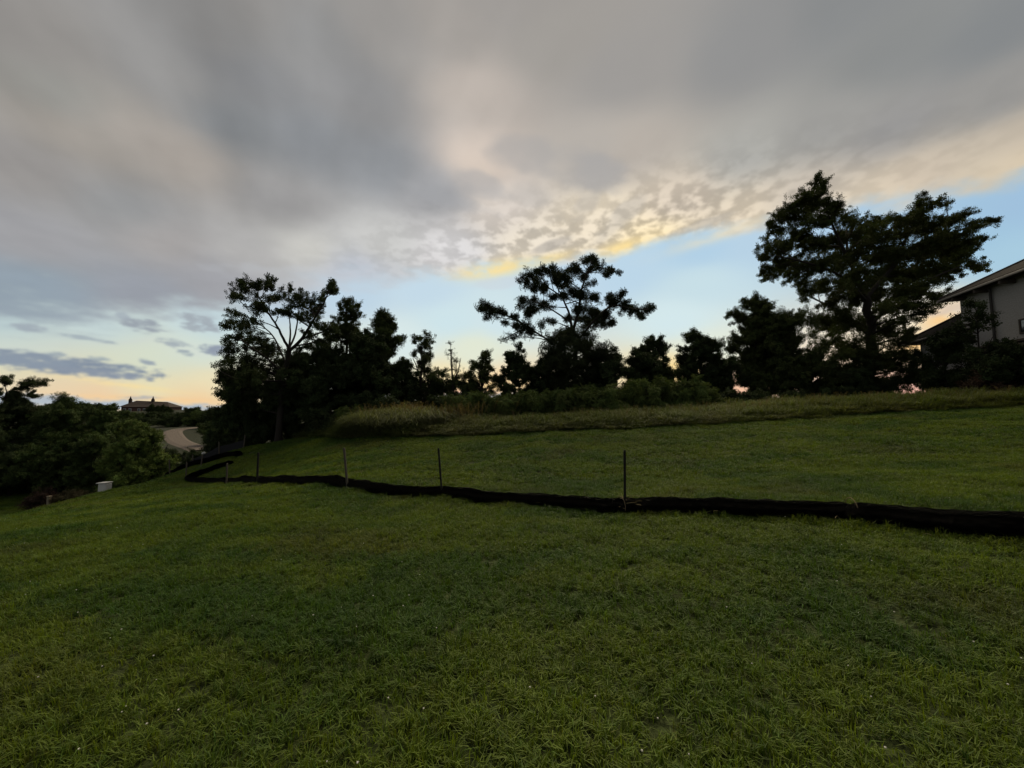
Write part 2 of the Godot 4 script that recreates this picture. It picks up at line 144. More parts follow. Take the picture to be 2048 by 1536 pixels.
const TREES := [
	["understory_tree", "dense dark tree under the left side of the tall crooked tree", "trees along the ridge behind the lawn", -17.92, 25.5, 4.82, 4.64, "broad", Color(0.03, 0.045, 0.016), 1.3, {"low": 0.0}],
	["understory_tree", "dense dark tree behind the pale trunk of the crooked tree", "trees along the ridge behind the lawn", -14.72, 26.5, 5.30, 5.51, "broad", Color(0.03, 0.045, 0.016), 1.3, {"low": 0.0}],
	["understory_tree", "rounded dark tree right of the pale trunk", "trees along the ridge behind the lawn", -11.78, 25.2, 5.95, 4.92, "broad", Color(0.03, 0.045, 0.016), 1.3, {"low": 0.0}],
	["vine_covered_tree", "vine-covered black tree with a rounded top above the tall grass", "trees along the ridge behind the lawn", -9.09, 25, 7.08, 4.88, "broad", Color(0.03, 0.045, 0.016), 1.7, {"low": 0.0}],
	["feathery_tree", "feathery tree with drooping leaves rising behind the vine-covered tree", "trees along the ridge behind the lawn", -9.13, 27, 8.71, 3.02, "pinnate", Color(0.045, 0.06, 0.018), 0.5, {"low": 0.35, "droop": 0.4}],
	["loose_tree", "loose leaning tree between the crooked tree and the feathery tree", "trees along the ridge behind the lawn", -11.17, 26.5, 9.79, 2.89, "broad", Color(0.045, 0.06, 0.018), 0.6, {"low": 0.2}],
	["understory_tree", "low dark tree at the right foot of the vine-covered tree", "trees along the ridge behind the lawn", -7.51, 25.6, 5.00, 3.66, "broad", Color(0.03, 0.045, 0.016), 1.2, {"low": 0.0}],
	["young_tree", "open young tree with two leafy tops right of the vine-covered tree", "trees along the ridge behind the lawn", -6.47, 27, 7.41, 3.23, "broad", Color(0.045, 0.06, 0.018), 0.5, {"low": 0.15, "clump": 0.34, "n": 34}],
	["young_tree", "thin spindly sapling with a small tuft at its top", "trees along the ridge behind the lawn", -4.03, 27.4, 6.84, 1.43, "small", Color(0.045, 0.06, 0.018), 0.5, {"low": 0.3, "clump": 0.26, "n": 13, "limbs": 2}],
	["young_tree", "open young tree left of the layered tree", "trees along the ridge behind the lawn", -2.24, 27.5, 6.42, 2.93, "broad", Color(0.045, 0.06, 0.018), 0.55, {"low": 0.15, "clump": 0.34, "n": 30}],
	["young_tree", "leafy young tree touching the left of the layered tree", "trees along the ridge behind the lawn", 0.14, 27.4, 6.04, 3.21, "broad", Color(0.03, 0.045, 0.016), 0.9, {"low": 0.1, "clump": 0.4}],
	["young_tree", "bushy young tree below the two-topped young tree", "trees along the ridge behind the lawn", -5.34, 28, 4.51, 3.50, "broad", Color(0.03, 0.045, 0.016), 0.6, {"low": 0.0, "clump": 0.36}],
	["young_tree", "bushy young tree below the spindly sapling", "trees along the ridge behind the lawn", -3.28, 28.2, 4.31, 3.30, "broad", Color(0.03, 0.045, 0.016), 0.55, {"low": 0.0, "clump": 0.36}],
	["understory_tree", "dense dark tree filling the right foot of the layered tree", "trees along the ridge behind the lawn", 6.72, 26.8, 6.23, 3.83, "broad", Color(0.03, 0.045, 0.016), 1.3, {"low": 0.0}],
	["understory_tree", "dense dark tree filling the left foot of the layered tree", "trees along the ridge behind the lawn", 2.22, 27.8, 6.03, 3.98, "broad", Color(0.03, 0.045, 0.016), 1.3, {"low": 0.0}],
	["young_tree", "dark leafy tree right of the layered tree", "trees along the ridge behind the lawn", 9.01, 27, 6.47, 3.51, "broad", Color(0.03, 0.045, 0.016), 1.0, {"low": 0.05, "clump": 0.42}],
	["young_tree", "pointed leafy tree beside the gap of bright sky", "trees along the ridge behind the lawn", 10.61, 28, 7.25, 2.99, "broad", Color(0.03, 0.045, 0.016), 0.9, {"low": 0.1, "clump": 0.4}],
	["young_tree", "low round tree at the edge of the gap of bright sky", "trees along the ridge behind the lawn", 11.07, 27, 4.19, 1.83, "broad", Color(0.03, 0.045, 0.016), 0.9, {"low": 0.0, "clump": 0.36}],
	["young_tree", "leafy tree on the right edge of the gap of bright sky", "trees beside the house", 13.40, 27.2, 7.56, 3.40, "broad", Color(0.03, 0.045, 0.016), 1.0, {"low": 0.1, "clump": 0.45}],
	["young_tree", "small tree behind the right edge of the sky gap", "trees beside the house", 13.02, 28.5, 6.37, 1.85, "broad", Color(0.03, 0.045, 0.016), 0.9, {"low": 0.1, "clump": 0.36}],
	["broadleaf_tree", "rounded mid-sized tree on the left of the big windblown tree", "trees beside the house", 17.74, 28.6, 10.36, 4.76, "broad", Color(0.045, 0.06, 0.018), 0.95, {"low": 0.12}],
	["broadleaf_tree", "leafy tree tucked under the left limbs of the big windblown tree", "trees beside the house", 19.63, 27.6, 9.13, 5.38, "broad", Color(0.045, 0.06, 0.018), 1.0, {"low": 0.05}],
	["broadleaf_tree", "low dense tree in front of the rounded mid-sized tree", "trees beside the house", 14.81, 26.8, 5.34, 3.83, "broad", Color(0.03, 0.045, 0.016), 1.0, {"low": 0.03}],
	["broadleaf_tree", "low dense tree left of the thick trunk of the windblown tree", "trees beside the house", 20.86, 26.6, 5.84, 4.84, "broad", Color(0.045, 0.06, 0.018), 1.1, {"low": 0.02}],
	["broadleaf_tree", "low dense tree around the thick trunk of the windblown tree", "trees beside the house", 23.79, 26.4, 5.28, 4.46, "broad", Color(0.03, 0.045, 0.016), 1.1, {"low": 0.02}],
	["sapling", "thin upright sapling standing before the house wall", "trees beside the house", 22.73, 18.6, 7.35, 2.23, "broad", Color(0.03, 0.045, 0.016), 0.42, {"low": 0.08, "clump": 0.3, "n": 34, "limbs": 2, "trunk": 0.06}],
	["young_tree", "bushy young tree before the low wing of the house", "trees beside the house", 24.35, 21.5, 6.31, 2.52, "broad", Color(0.03, 0.045, 0.016), 0.75, {"low": 0.05, "clump": 0.36}],
	["young_tree", "small tree at the far corner of the house's low wing", "trees beside the house", 27.25, 25.5, 6.00, 1.72, "broad", Color(0.03, 0.045, 0.016), 0.8, {"low": 0.05, "clump": 0.36}],
	["bush", "wide dark bush against the stone wall of the house", "trees beside the house", 22.74, 17.6, 4.64, 2.75, "broad", Color(0.03, 0.045, 0.016), 1.1, {"low": 0.0, "clump": 0.36, "category": "bush"}],
	["bush", "low dark bush at the foot of the sapling", "trees beside the house", 22.26, 18.2, 3.54, 1.89, "broad", Color(0.07, 0.045, 0.03), 0.8, {"low": 0.0, "clump": 0.3, "category": "bush"}],
	["understory_tree", "low dark tree filling the gap left of the pale trunk", "trees along the ridge behind the lawn", -16.35, 25.4, 1.07, 2.64, "broad", Color(0.03, 0.045, 0.016), 1.4, {"low": 0.0, "clump": 0.36}],
	["valley_tree", "tall dark tree cut by the left edge of the picture", "trees in the valley", -48.51, 36, 4.97, 5.62, "broad", Color(0.03, 0.045, 0.016), 1.2, {"low": 0.05}],
	["valley_tree", "dark rounded tree next to the tall tree on the valley's far left", "trees in the valley", -46.67, 38, 2.08, 5.93, "broad", Color(0.03, 0.045, 0.016), 1.2, {"low": 0.0}],
	["valley_tree", "broad dark-green tree in the middle of the valley group", "trees in the valley", -41.48, 36.5, 2.77, 5.70, "broad", Color(0.05, 0.075, 0.022), 1.1, {"low": 0.0}],
	["valley_tree", "green tree right of the broad tree in the valley", "trees in the valley", -36.47, 35, 2.32, 5.01, "broad", Color(0.05, 0.075, 0.022), 1.1, {"low": 0.0}],
	["valley_tree", "light-green leafy tree at the right end of the valley group", "trees in the valley", -28.46, 30, 1.20, 4.06, "broad", Color(0.1, 0.14, 0.035), 0.9, {"low": 0.05}],
	["valley_tree", "low dark tree before the tall tree at the far left", "trees in the valley", -42.41, 33, 0.06, 5.58, "broad", Color(0.03, 0.045, 0.016), 1.2, {"low": 0.0}],
	["valley_tree", "low green tree in the front row of the valley group", "trees in the valley", -37.97, 32.5, -0.09, 5.07, "broad", Color(0.05, 0.075, 0.022), 1.1, {"low": 0.0}],
	["valley_tree", "low green tree beside the light-green tree", "trees in the valley", -33.36, 31.5, 0.13, 4.51, "broad", Color(0.05, 0.075, 0.022), 1.1, {"low": 0.0}],
	["valley_tree", "small light-green tree in front of the valley group", "trees in the valley", -28.29, 28.8, -0.93, 3.00, "broad", Color(0.1, 0.14, 0.035), 0.8, {"low": 0.0}],
	["valley_tree", "light-green branch-heavy tree near the end of the sock", "trees in the valley", -27.67, 30.5, 0.02, 2.22, "broad", Color(0.1, 0.14, 0.035), 0.8, {"low": 0.0}],
	["far_tree", "dark tree on the near side of the gravel road", "far trees around the gravel road", -42.13, 48, -2.86, 3.75, "broad", Color(0.03, 0.045, 0.016), 1.1, {"low": 0.0}],
	["far_tree", "low dark tree below the end of the gravel road", "far trees around the gravel road", -35.48, 44, -2.82, 4.58, "broad", Color(0.03, 0.045, 0.016), 1.1, {"low": 0.0}],
	["far_tree", "dark tree right of the gravel road's bend", "far trees around the gravel road", -41.12, 58, 2.33, 7.54, "broad", Color(0.03, 0.045, 0.016), 1.1, {"low": 0.0}],
	["far_tree", "green tree in front of the road's bend, left of the crooked tree", "far trees around the gravel road", -37.56, 52, -0.03, 5.68, "broad", Color(0.05, 0.075, 0.022), 1.0, {"low": 0.0}],
	["far_tree", "low tree between the road and the lawn's crest", "far trees around the gravel road", -27.55, 40, 0.55, 4.68, "broad", Color(0.03, 0.045, 0.016), 1.1, {"low": 0.0}],
	["far_tree", "tree standing inside the road's curve", "far trees around the gravel road", -60.95, 80, 0.34, 5.83, "broad", Color(0.05, 0.075, 0.022), 1.0, {"low": 0.0}],
	["far_tree", "small tree behind the top of the gravel road", "far trees around the gravel road", -125.03, 150, 3.50, 8.97, "broad", Color(0.03, 0.045, 0.016), 1.0, {"low": 0.0, "size": 2.0}],
	["far_tree", "tree on the skyline right of the distant house", "far trees around the gravel road", -111.51, 140, 1.56, 12.74, "broad", Color(0.05, 0.075, 0.022), 1.0, {"low": 0.0, "size": 2.0}],
	["far_tree", "bushy tree on the skyline above the road", "far trees around the gravel road", -90.97, 120, 2.65, 10.92, "broad", Color(0.03, 0.045, 0.016), 1.0, {"low": 0.0, "size": 2.0}],
	["conifer", "first pointed conifer counted from the distant house", "far trees around the gravel road", -201.06, 215, 5.44, 4.19, "needle", Color(0.03, 0.045, 0.016), 1.2, {"cone": true, "size": 2.5}],
	["conifer", "second pointed conifer counted from the distant house", "far trees around the gravel road", -197.64, 215, 4.32, 4.19, "needle", Color(0.03, 0.045, 0.016), 1.2, {"cone": true, "size": 2.5}],
	["conifer", "third pointed conifer counted from the distant house", "far trees around the gravel road", -194.88, 215, 4.88, 4.19, "needle", Color(0.03, 0.045, 0.016), 1.2, {"cone": true, "size": 2.5}],
	["conifer", "fourth pointed conifer counted from the distant house", "far trees around the gravel road", -192.02, 215, 3.76, 4.19, "needle", Color(0.03, 0.045, 0.016), 1.2, {"cone": true, "size": 2.5}],
	["far_tree", "dark tree mass left of the distant house", "far trees around the gravel road", -208.32, 190, 5.48, 22.24, "broad", Color(0.03, 0.045, 0.016), 1.0, {"low": 0.0, "size": 2.4}],
	["far_tree", "round tree below the distant house", "far trees around the gravel road", -173.99, 170, 1.55, 17.69, "broad", Color(0.05, 0.075, 0.022), 1.0, {"low": 0.0, "size": 2.4}],
	["far_tree", "dark round tree below the conifers", "far trees around the gravel road", -164.79, 180, 0.62, 16.38, "broad", Color(0.03, 0.045, 0.016), 1.0, {"low": 0.0, "size": 2.4}],
	["far_tree", "dark tree on the skyline left of the valley group", "far trees around the gravel road", -237.43, 200, 5.17, 23.41, "broad", Color(0.03, 0.045, 0.016), 1.0, {"low": 0.0, "size": 2.4}],
	["far_tree", "dark tree behind the road's far bend", "far trees around the gravel road", -145.91, 170, 0.23, 11.05, "broad", Color(0.03, 0.045, 0.016), 1.0, {"low": 0.0, "size": 2.2}],
	["far_tree", "low dark tree just behind the upper bend of the gravel road", "far trees around the gravel road", -131.78, 150, -0.77, 10.92, "broad", Color(0.03, 0.045, 0.016), 1.0, {"low": 0.0, "size": 2.0}],
	["far_tree", "low dark tree at the top end of the gravel road", "far trees around the gravel road", -120.39, 148, -1.50, 9.62, "broad", Color(0.03, 0.045, 0.016), 1.0, {"low": 0.0, "size": 2.0}],
	["far_tree", "small dark tree enclosed by the gravel road's curve", "far trees around the gravel road", -82.60, 105, -2.23, 6.01, "broad", Color(0.03, 0.045, 0.016), 1.0, {"low": 0.0, "size": 1.6}],
	["far_tree", "low dark tree on the slope below the distant house", "far trees around the gravel road", -150.08, 160, -1.34, 12.48, "broad", Color(0.03, 0.045, 0.016), 1.0, {"low": 0.0, "size": 2.0}],
]


var rng := RandomNumberGenerator.new()
var tps_w := PackedFloat64Array()
var bump := FastNoiseLite.new()
var far_noise := FastNoiseLite.new()
var tint_noise := FastNoiseLite.new()
var tint_fine := FastNoiseLite.new()
var names := {}
var M := {}
var SPRAY := {}

class MB:
	# collects triangles for one mesh
	var v := PackedVector3Array()
	var n := PackedVector3Array()
	var c := PackedColorArray()
	var i := PackedInt32Array()
	var smooth := true
	var coloured := false

	func tri(a: Vector3, b: Vector3, d: Vector3, col := Color.WHITE) -> void:
		var k := v.size()
		v.append(a); v.append(b); v.append(d)
		if smooth:
			var q := (d - a).cross(b - a).normalized()
			n.append(q); n.append(q); n.append(q)
		if coloured:
			c.append(col); c.append(col); c.append(col)
		i.append(k); i.append(k + 1); i.append(k + 2)

	func quad(a: Vector3, b: Vector3, d: Vector3, e: Vector3, col := Color.WHITE) -> void:
		tri(a, b, d, col)
		tri(a, d, e, col)

	func box(lo: Vector3, hi: Vector3, t := Transform3D.IDENTITY, bev := 0.0) -> void:
		# a box with chamfered edges
		var cen := (lo + hi) * 0.5
		var h := (hi - lo) * 0.5
		var b := minf(bev, minf(h.x, minf(h.y, h.z)) * 0.45)
		var dirs := [Vector3.RIGHT, Vector3.LEFT, Vector3.UP, Vector3.DOWN, Vector3.BACK, Vector3.FORWARD]
		for f in dirs:
			var u := Vector3(absf(f.y), absf(f.z), absf(f.x))
			var w := Vector3(absf(f.z), absf(f.x), absf(f.y))
			var p: Vector3 = cen + f * h
			var uu := u * (h - Vector3.ONE * b)
			var ww := w * (h - Vector3.ONE * b)
			var s := 1.0 if u.cross(w).dot(f) > 0.0 else -1.0
			ww *= s
			quad(t * (p - uu - ww), t * (p - uu + ww), t * (p + uu + ww), t * (p + uu - ww))
		if b <= 0.0:
			return
		for a in 3:
			for s1 in [-1.0, 1.0]:
				for s2 in [-1.0, 1.0]:
					var e := Vector3.ZERO
					e[a] = h[a] - b
					var o1 := Vector3.ZERO
					var o2 := Vector3.ZERO
					var k1 := (a + 1) % 3
					var k2 := (a + 2) % 3
					o1[k1] = s1 * h[k1]; o1[k2] = s2 * (h[k2] - b)
					o2[k1] = s1 * (h[k1] - b); o2[k2] = s2 * h[k2]
					if s1 * s2 > 0.0:
						quad(t * (cen + o1 - e), t * (cen + o1 + e), t * (cen + o2 + e), t * (cen + o2 - e))
					else:
						quad(t * (cen + o1 + e), t * (cen + o1 - e), t * (cen + o2 - e), t * (cen + o2 + e))

	func tube(p: PackedVector3Array, r: PackedFloat32Array, sides: int, cap := false) -> void:
		var k := v.size()
		var m := p.size()
		var side := Vector3.RIGHT
		for j in m:
			var t := (p[mini(j + 1, m - 1)] - p[maxi(j - 1, 0)]).normalized()
			side = (side - t * side.dot(t))
			if side.length() < 0.05:
				side = t.cross(Vector3(0.3, 0.2, 1.0))
			side = side.normalized()
			var up := t.cross(side)
			for s in sides:
				var a := TAU * s / sides
				var q := side * cos(a) + up * sin(a)
				v.append(p[j] + q * r[j])
				n.append(q)
				if coloured:
					c.append(Color.WHITE)
		for j in m - 1:
			for s in sides:
				var a := k + j * sides + s
				var b := k + j * sides + (s + 1) % sides
				i.append(a); i.append(a + sides); i.append(b)
				i.append(b); i.append(a + sides); i.append(b + sides)
		if cap:
			for e in 2:
				var j := (m - 1) * e
				var q := v.size()
				v.append(p[j])
				n.append((p[j] - p[1 if e == 0 else m - 2]).normalized())
				if coloured:
					c.append(Color.WHITE)
				for s in sides:
					i.append(q); i.append(k + j * sides + s); i.append(k + j * sides + (s + 1) % sides)

	func mesh(m: Material) -> ArrayMesh:
		var a := []
		a.resize(Mesh.ARRAY_MAX)
		a[Mesh.ARRAY_VERTEX] = v
		if smooth:
			a[Mesh.ARRAY_NORMAL] = n
		if coloured:
			a[Mesh.ARRAY_COLOR] = c
		a[Mesh.ARRAY_INDEX] = i
		var o := ArrayMesh.new()
		o.add_surface_from_arrays(Mesh.PRIMITIVE_TRIANGLES, a)
		o.surface_set_material(0, m)
		return o


func srgb(r: float, g: float, b: float) -> Color:
	# a real-world base colour given as linear values
	return Color(r, g, b).linear_to_srgb()

func numbered(called: String) -> String:
	names[called] = names.get(called, -1) + 1
	return called if names[called] == 0 else "%s_%03d" % [called, names[called]]

func tag(o: Node3D, label: String, category := "", group := "", kind := "") -> void:
	if label:
		o.set_meta("label", label)
	if category:
		o.set_meta("category", category)
	if group:
		o.set_meta("group", group)
	if kind:
		o.set_meta("kind", kind)

func thing(called: String, label: String, category: String, at: Vector3, group := "") -> Node3D:
	var o := Node3D.new()
	o.name = numbered(called)
	add_child(o)
	o.position = at
	tag(o, label, category, group)
	return o

func part(called: String, m: Mesh, parent: Node3D, at := Transform3D.IDENTITY) -> MeshInstance3D:
	var o := MeshInstance3D.new()
	o.name = called
	o.mesh = m
	o.transform = at
	parent.add_child(o, true)
	return o

func single(called: String, m: Mesh, label: String, category: String, at := Transform3D.IDENTITY, group := "", kind := "") -> MeshInstance3D:
	var o := MeshInstance3D.new()
	o.name = numbered(called)
	o.mesh = m
	o.transform = at
	add_child(o)
	tag(o, label, category, group, kind)
	return o

func scatter(called: String, m: Mesh, ts: Array, cols: PackedColorArray, parent: Node3D) -> MultiMeshInstance3D:
	var mm := MultiMesh.new()
	mm.transform_format = MultiMesh.TRANSFORM_3D
	mm.use_colors = true
	mm.mesh = m
	mm.instance_count = ts.size()
	for k in ts.size():
		mm.set_instance_transform(k, ts[k])
		mm.set_instance_color(k, cols[k])
	var o := MultiMeshInstance3D.new()
	o.name = called if parent != self else numbered(called)
	o.multimesh = mm
	parent.add_child(o, true)
	return o

# ------------------------------------------------------------------ the lie of the land
func tps_kernel(r2: float) -> float:
	return r2 * log(r2 + 1e-6) * 0.5

func solve_terrain() -> void:
	var m := TERRAIN.size()
	var nn := m + 3
	var a := []
	for r in nn:
		var row := PackedFloat64Array()
		row.resize(nn + 1)
		if r < m:
			for k in m:
				var dx: float = (TERRAIN[r][0] - TERRAIN[k][0]) * 0.1
				var dz: float = (TERRAIN[r][1] - TERRAIN[k][1]) * 0.1
				row[k] = tps_kernel(dx * dx + dz * dz)
			row[r] += 0.004
			row[m] = 1.0
			row[m + 1] = TERRAIN[r][0] * 0.1
			row[m + 2] = TERRAIN[r][1] * 0.1
			row[nn] = TERRAIN[r][2]
		else:
			for k in m:
				row[k] = 1.0 if r == m else TERRAIN[k][r - m - 1] * 0.1
		a.append(row)
	for col in nn:
		var best := col
		for r in range(col + 1, nn):
			if absf(a[r][col]) > absf(a[best][col]):
				best = r
		var swap: PackedFloat64Array = a[col]
		a[col] = a[best]
		a[best] = swap
		var top: PackedFloat64Array = a[col]
		for r in range(col + 1, nn):
			var row: PackedFloat64Array = a[r]
			var f := row[col] / top[col]
			if f != 0.0:
				for k in range(col, nn + 1):
					row[k] -= f * top[k]
				a[r] = row
	tps_w.resize(nn)
	for r in range(nn - 1, -1, -1):
		var row: PackedFloat64Array = a[r]
		var s := row[nn]
		for k in range(r + 1, nn):
			s -= row[k] * tps_w[k]
		tps_w[r] = s / row[r]

func smooth_land(x: float, d: float) -> float:
	var m := TERRAIN.size()
	var s := tps_w[m] + tps_w[m + 1] * x * 0.1 + tps_w[m + 2] * d * 0.1
	for k in m:
		var q: Array = TERRAIN[k]
		var dx: float = (x - q[0]) * 0.1
		var dz: float = (d - q[1]) * 0.1
		var r2 := dx * dx + dz * dz
		s += tps_w[k] * r2 * log(r2 + 1e-6) * 0.5
	return s

func land(x: float, d: float) -> float:
	var r := Vector2(x, d - 30.0).length()
	var near := 0.0
	var w := 1.0 - smoothstep(110.0, 220.0, r)
	if w > 0.0:
		near = smooth_land(x, d)
		near += bump.get_noise_2d(x, d) * 0.055 * (1.0 - smoothstep(30.0, 60.0, r))
		# the old mowing track that crosses the lawn behind the stakes
		var t := Vector2(x + 1.2, d - 9.0).dot(Vector2(0.36, 0.93))
		var off := Vector2(x + 1.2, d - 9.0).dot(Vector2(0.93, -0.36))
		if t > -1.0 and t < 9.0:
			near += 0.11 * exp(-off * off / 0.5) * smoothstep(-1.0, 1.0, t) * (1.0 - smoothstep(6.0, 9.0, t))
			near -= 0.07 * exp(-pow(off + 1.0, 2.0) / 0.4) * smoothstep(-1.0, 1.0, t) * (1.0 - smoothstep(6.0, 9.0, t))
	var far := -7.0
	if w < 1.0:
		far += far_noise.get_noise_2d(x, d) * 2.5
		far += 8.5 * exp(-(pow((x + 255.0) / 130.0, 2.0) + pow((d - 275.0) / 110.0, 2.0)))
		far += 5.0 * exp(-(pow((x + 150.0) / 60.0, 2.0) + pow((d - 210.0) / 50.0, 2.0)))
	return near * w + far * (1.0 - w)

func on_land(x: float, d: float, up := 0.0) -> Vector3:
	return Vector3(x, land(x, d) + up, -d)

func land_basis(x: float, d: float, turn: float) -> Basis:
	var e := 0.25
	var h := land(x, d)
	var nx := (land(x + e, d) - h) / e
	var nz := -(land(x, d + e) - h) / e
	var up := Vector3(-nx, 1.0, -nz).normalized()
	var f := Vector3(sin(turn), 0, cos(turn))
	var s := up.cross(f).normalized()
	return Basis(s, up, s.cross(up).normalized())

func lawn_edge(x: float) -> float:
	# depth at which the mown grass ends
	var pts := [[-40.0, 24.0], [-18.0, 24.4], [-13.0, 24.0], [-10.6, 22.4], [-8.4, 20.0], [-4.0, 19.0], [0.0, 18.0], [8.3, 17.0], [14.5, 16.5], [20.0, 15.2], [26.0, 13.2], [40.0, 9.0]]
	for k in pts.size() - 1:
		if x <= pts[k + 1][0]:
			return lerpf(pts[k][1], pts[k + 1][1], clampf((x - pts[k][0]) / (pts[k + 1][0] - pts[k][0]), 0, 1)) + tint_fine.get_noise_2d(x * 2.0, 7.0) * 0.3
	return 9.0

# ------------------------------------------------------------------ sky
func lookup(table: Array, a: float) -> float:
	for k in table.size() - 1:
		if a <= table[k + 1][0]:
			var t: float = clampf((a - table[k][0]) / (table[k + 1][0] - table[k][0]), 0, 1)
			return lerpf(table[k][1], table[k + 1][1], t * t * (3.0 - 2.0 * t) * 0.5 + t * 0.5)
	return table[-1][1]

func blend_field(points: Array, w: int, h: int) -> Image:
	# scattered colours (azimuth, elevation, r, g, b) blended over the upper half of the sky
	var im := Image.create(w, h, false, Image.FORMAT_RGBF)
	for y in h:
		var el := 90.0 - (y + 0.5) * 90.0 / h
		for x in w:
			var az := (x + 0.5) * 360.0 / w - 180.0
			var s := Vector3.ZERO
			var tw := 0.0
			for p in points:
				var da: float = absf(az - p[0])
				if da > 180.0:
					da = 360.0 - da
				da *= cos(deg_to_rad((el + p[1]) * 0.5)) * 0.62
				var de: float = el - p[1]
				var r2 := da * da + de * de + 2.0
				var q := 1.0 / (r2 * r2)
				s += Vector3(p[2], p[3], p[4]) * q
				tw += q
			s /= tw * 255.0
			im.set_pixel(x, y, Color(s.x, s.y, s.z))
	return im

func patch_weight(p: Array, az: float, el: float) -> float:
	var da: float = az - p[0]
	var de: float = el - p[1]
	var c := cos(deg_to_rad(p[4]))
	var s := sin(deg_to_rad(p[4]))
	var u: float = (da * c - de * s) / p[2]
	var v: float = (da * s + de * c) / p[3]
	return u * u + v * v

func make_sky() -> ImageTexture:
	var W := 2400
	var H := 1200
	var cloud := blend_field(CLOUD_COLOUR, 180, 60)
	var clear := blend_field(CLEAR_COLOUR, 180, 90)
	cloud.resize(W, H / 2, Image.INTERPOLATE_CUBIC)
	clear.resize(W, H / 2, Image.INTERPOLATE_CUBIC)
	var n1 := FastNoiseLite.new()
	n1.seed = 3
	n1.frequency = 1.0
	n1.fractal_octaves = 4
	var n2 := FastNoiseLite.new()
	n2.seed = 11
	n2.frequency = 1.0
	n2.fractal_octaves = 5
	n2.fractal_gain = 0.58
	var n3 := FastNoiseLite.new()
	n3.seed = 23
	n3.frequency = 1.0
	n3.fractal_octaves = 3
	var im := Image.create(W, H, false, Image.FORMAT_RGBF)
	var edges := PackedFloat32Array()
	for x in W:
		edges.append(lookup(DECK_EDGE, (x + 0.5) * 360.0 / W - 180.0))
	for y in H / 2:
		var el := 90.0 - (y + 0.5) * 180.0 / H
		var ce := cos(deg_to_rad(el))
		var se := sin(deg_to_rad(el))
		for x in W:
			var az := (x + 0.5) * 360.0 / W - 180.0
			var ar := deg_to_rad(az)
			var dx := sin(ar) * ce
			var dz := cos(ar) * ce
			# where this direction meets the cloud deck, one unit up
			var k := 1.0 / (se + 0.10)
			var px := dx * k
			var pz := dz * k
			var fine := n2.get_noise_2d(px * 3.2, pz * 3.2)
			var dist := el - edges[x]
			# the deck's rim: soft towards the left, ragged towards the right
			var ragged := smoothstep(-25.0, 0.0, az)
			var soft := lerpf(2.6, 1.0, ragged)
			var mask := smoothstep(-soft, soft, dist + fine * lerpf(2.0, 1.3, ragged) + n3.get_noise_2d(px * 0.9 + 40.0, pz * 0.9) * lerpf(2.4, 1.0, ragged))
			var cc := cloud.get_pixel(x, y)
			var sc := clear.get_pixel(x, y)
			var lum := 1.0
			if mask > 0.0:
				# long soft streaks drawn out along the wind, and ragged puffs near the rim
				var streak := n1.get_noise_2d((px * 0.86 + pz * 0.5) * 2.3, (pz * 0.86 - px * 0.5) * 0.75)
				var west := 1.0 - smoothstep(-12.0, 14.0, az)
				lum += streak * lerpf(0.008, 0.09, west) * smoothstep(4.0, 12.0, dist)
				lum += fine * lerpf(0.012, 0.03, west)
				var rim := exp(-pow((dist - 3.0) / 4.5, 2.0)) * exp(-pow((az - 14.0) / 26.0, 2.0))
				var puff := n2.get_noise_2d(px * 8.5 + 9.0, pz * 8.5)
				lum += rim * (smoothstep(0.3, -0.3, puff) - 0.6) * 0.28
			var col := Vector3(lerpf(sc.r, cc.r * lum, mask), lerpf(sc.g, cc.g * lum, mask), lerpf(sc.b, cc.b * lum, mask))
			if el < 40.0 and absf(az) < 62.0:
				for p in LIT_PATCHES:
					var q := patch_weight(p, az, el)
					if q < 4.0:
						var e: float = p[8] * exp(-q * 1.1) * clampf(0.85 + fine * 1.3, 0.0, 1.0)
						col = col.lerp(Vector3(p[5], p[6], p[7]) / 255.0, e)
				for p in GREY_PATCHES:
					var q := patch_weight(p, az, el)
					if q < 4.0:
						var ragg := n2.get_noise_2d(az * 0.55 + 31.0, el * 1.6) if el < 14.0 else n3.get_noise_2d(px * 3.5 + 3.0, pz * 3.5) * 0.9 + fine * 0.25
						var e: float = p[8] * smoothstep(1.9, 0.1, q + ragg * 1.7) * (1.0 if el < 14.0 else 0.75)
						col = col.lerp(Vector3(p[5], p[6], p[7]) / 255.0, e)
			im.set_pixel((x + W / 2) % W, y, Color(col.x, col.y, col.z).srgb_to_linear())
	im.fill_rect(Rect2i(0, H / 2, W, H / 2), Color(0.06, 0.07, 0.045))
	return ImageTexture.create_from_image(im)

# ------------------------------------------------------------------ materials
func noise_tex(freq: float, octaves: int, sd: int, lo: Color, hi: Color, size := 512) -> NoiseTexture2D:
	var f := FastNoiseLite.new()
	f.seed = sd
	f.frequency = freq
	f.fractal_octaves = octaves
	var g := Gradient.new()
	g.set_color(0, lo)
	g.set_color(1, hi)
	var t := NoiseTexture2D.new()
	t.width = size
	t.height = size
	t.seamless = true
	t.noise = f
	t.color_ramp = g
	return t

func relief_tex(freq: float, octaves: int, sd: int, strength := 6.0) -> NoiseTexture2D:
	var t := noise_tex(freq, octaves, sd, Color.BLACK, Color.WHITE)
	t.color_ramp = null
	t.as_normal_map = true
	t.bump_strength = strength
	return t

func mat(c: Color, rough := 0.9, spec := 0.3) -> StandardMaterial3D:
	var m := StandardMaterial3D.new()
	m.albedo_color = c
	m.roughness = rough
	m.metallic_specular = spec
	return m

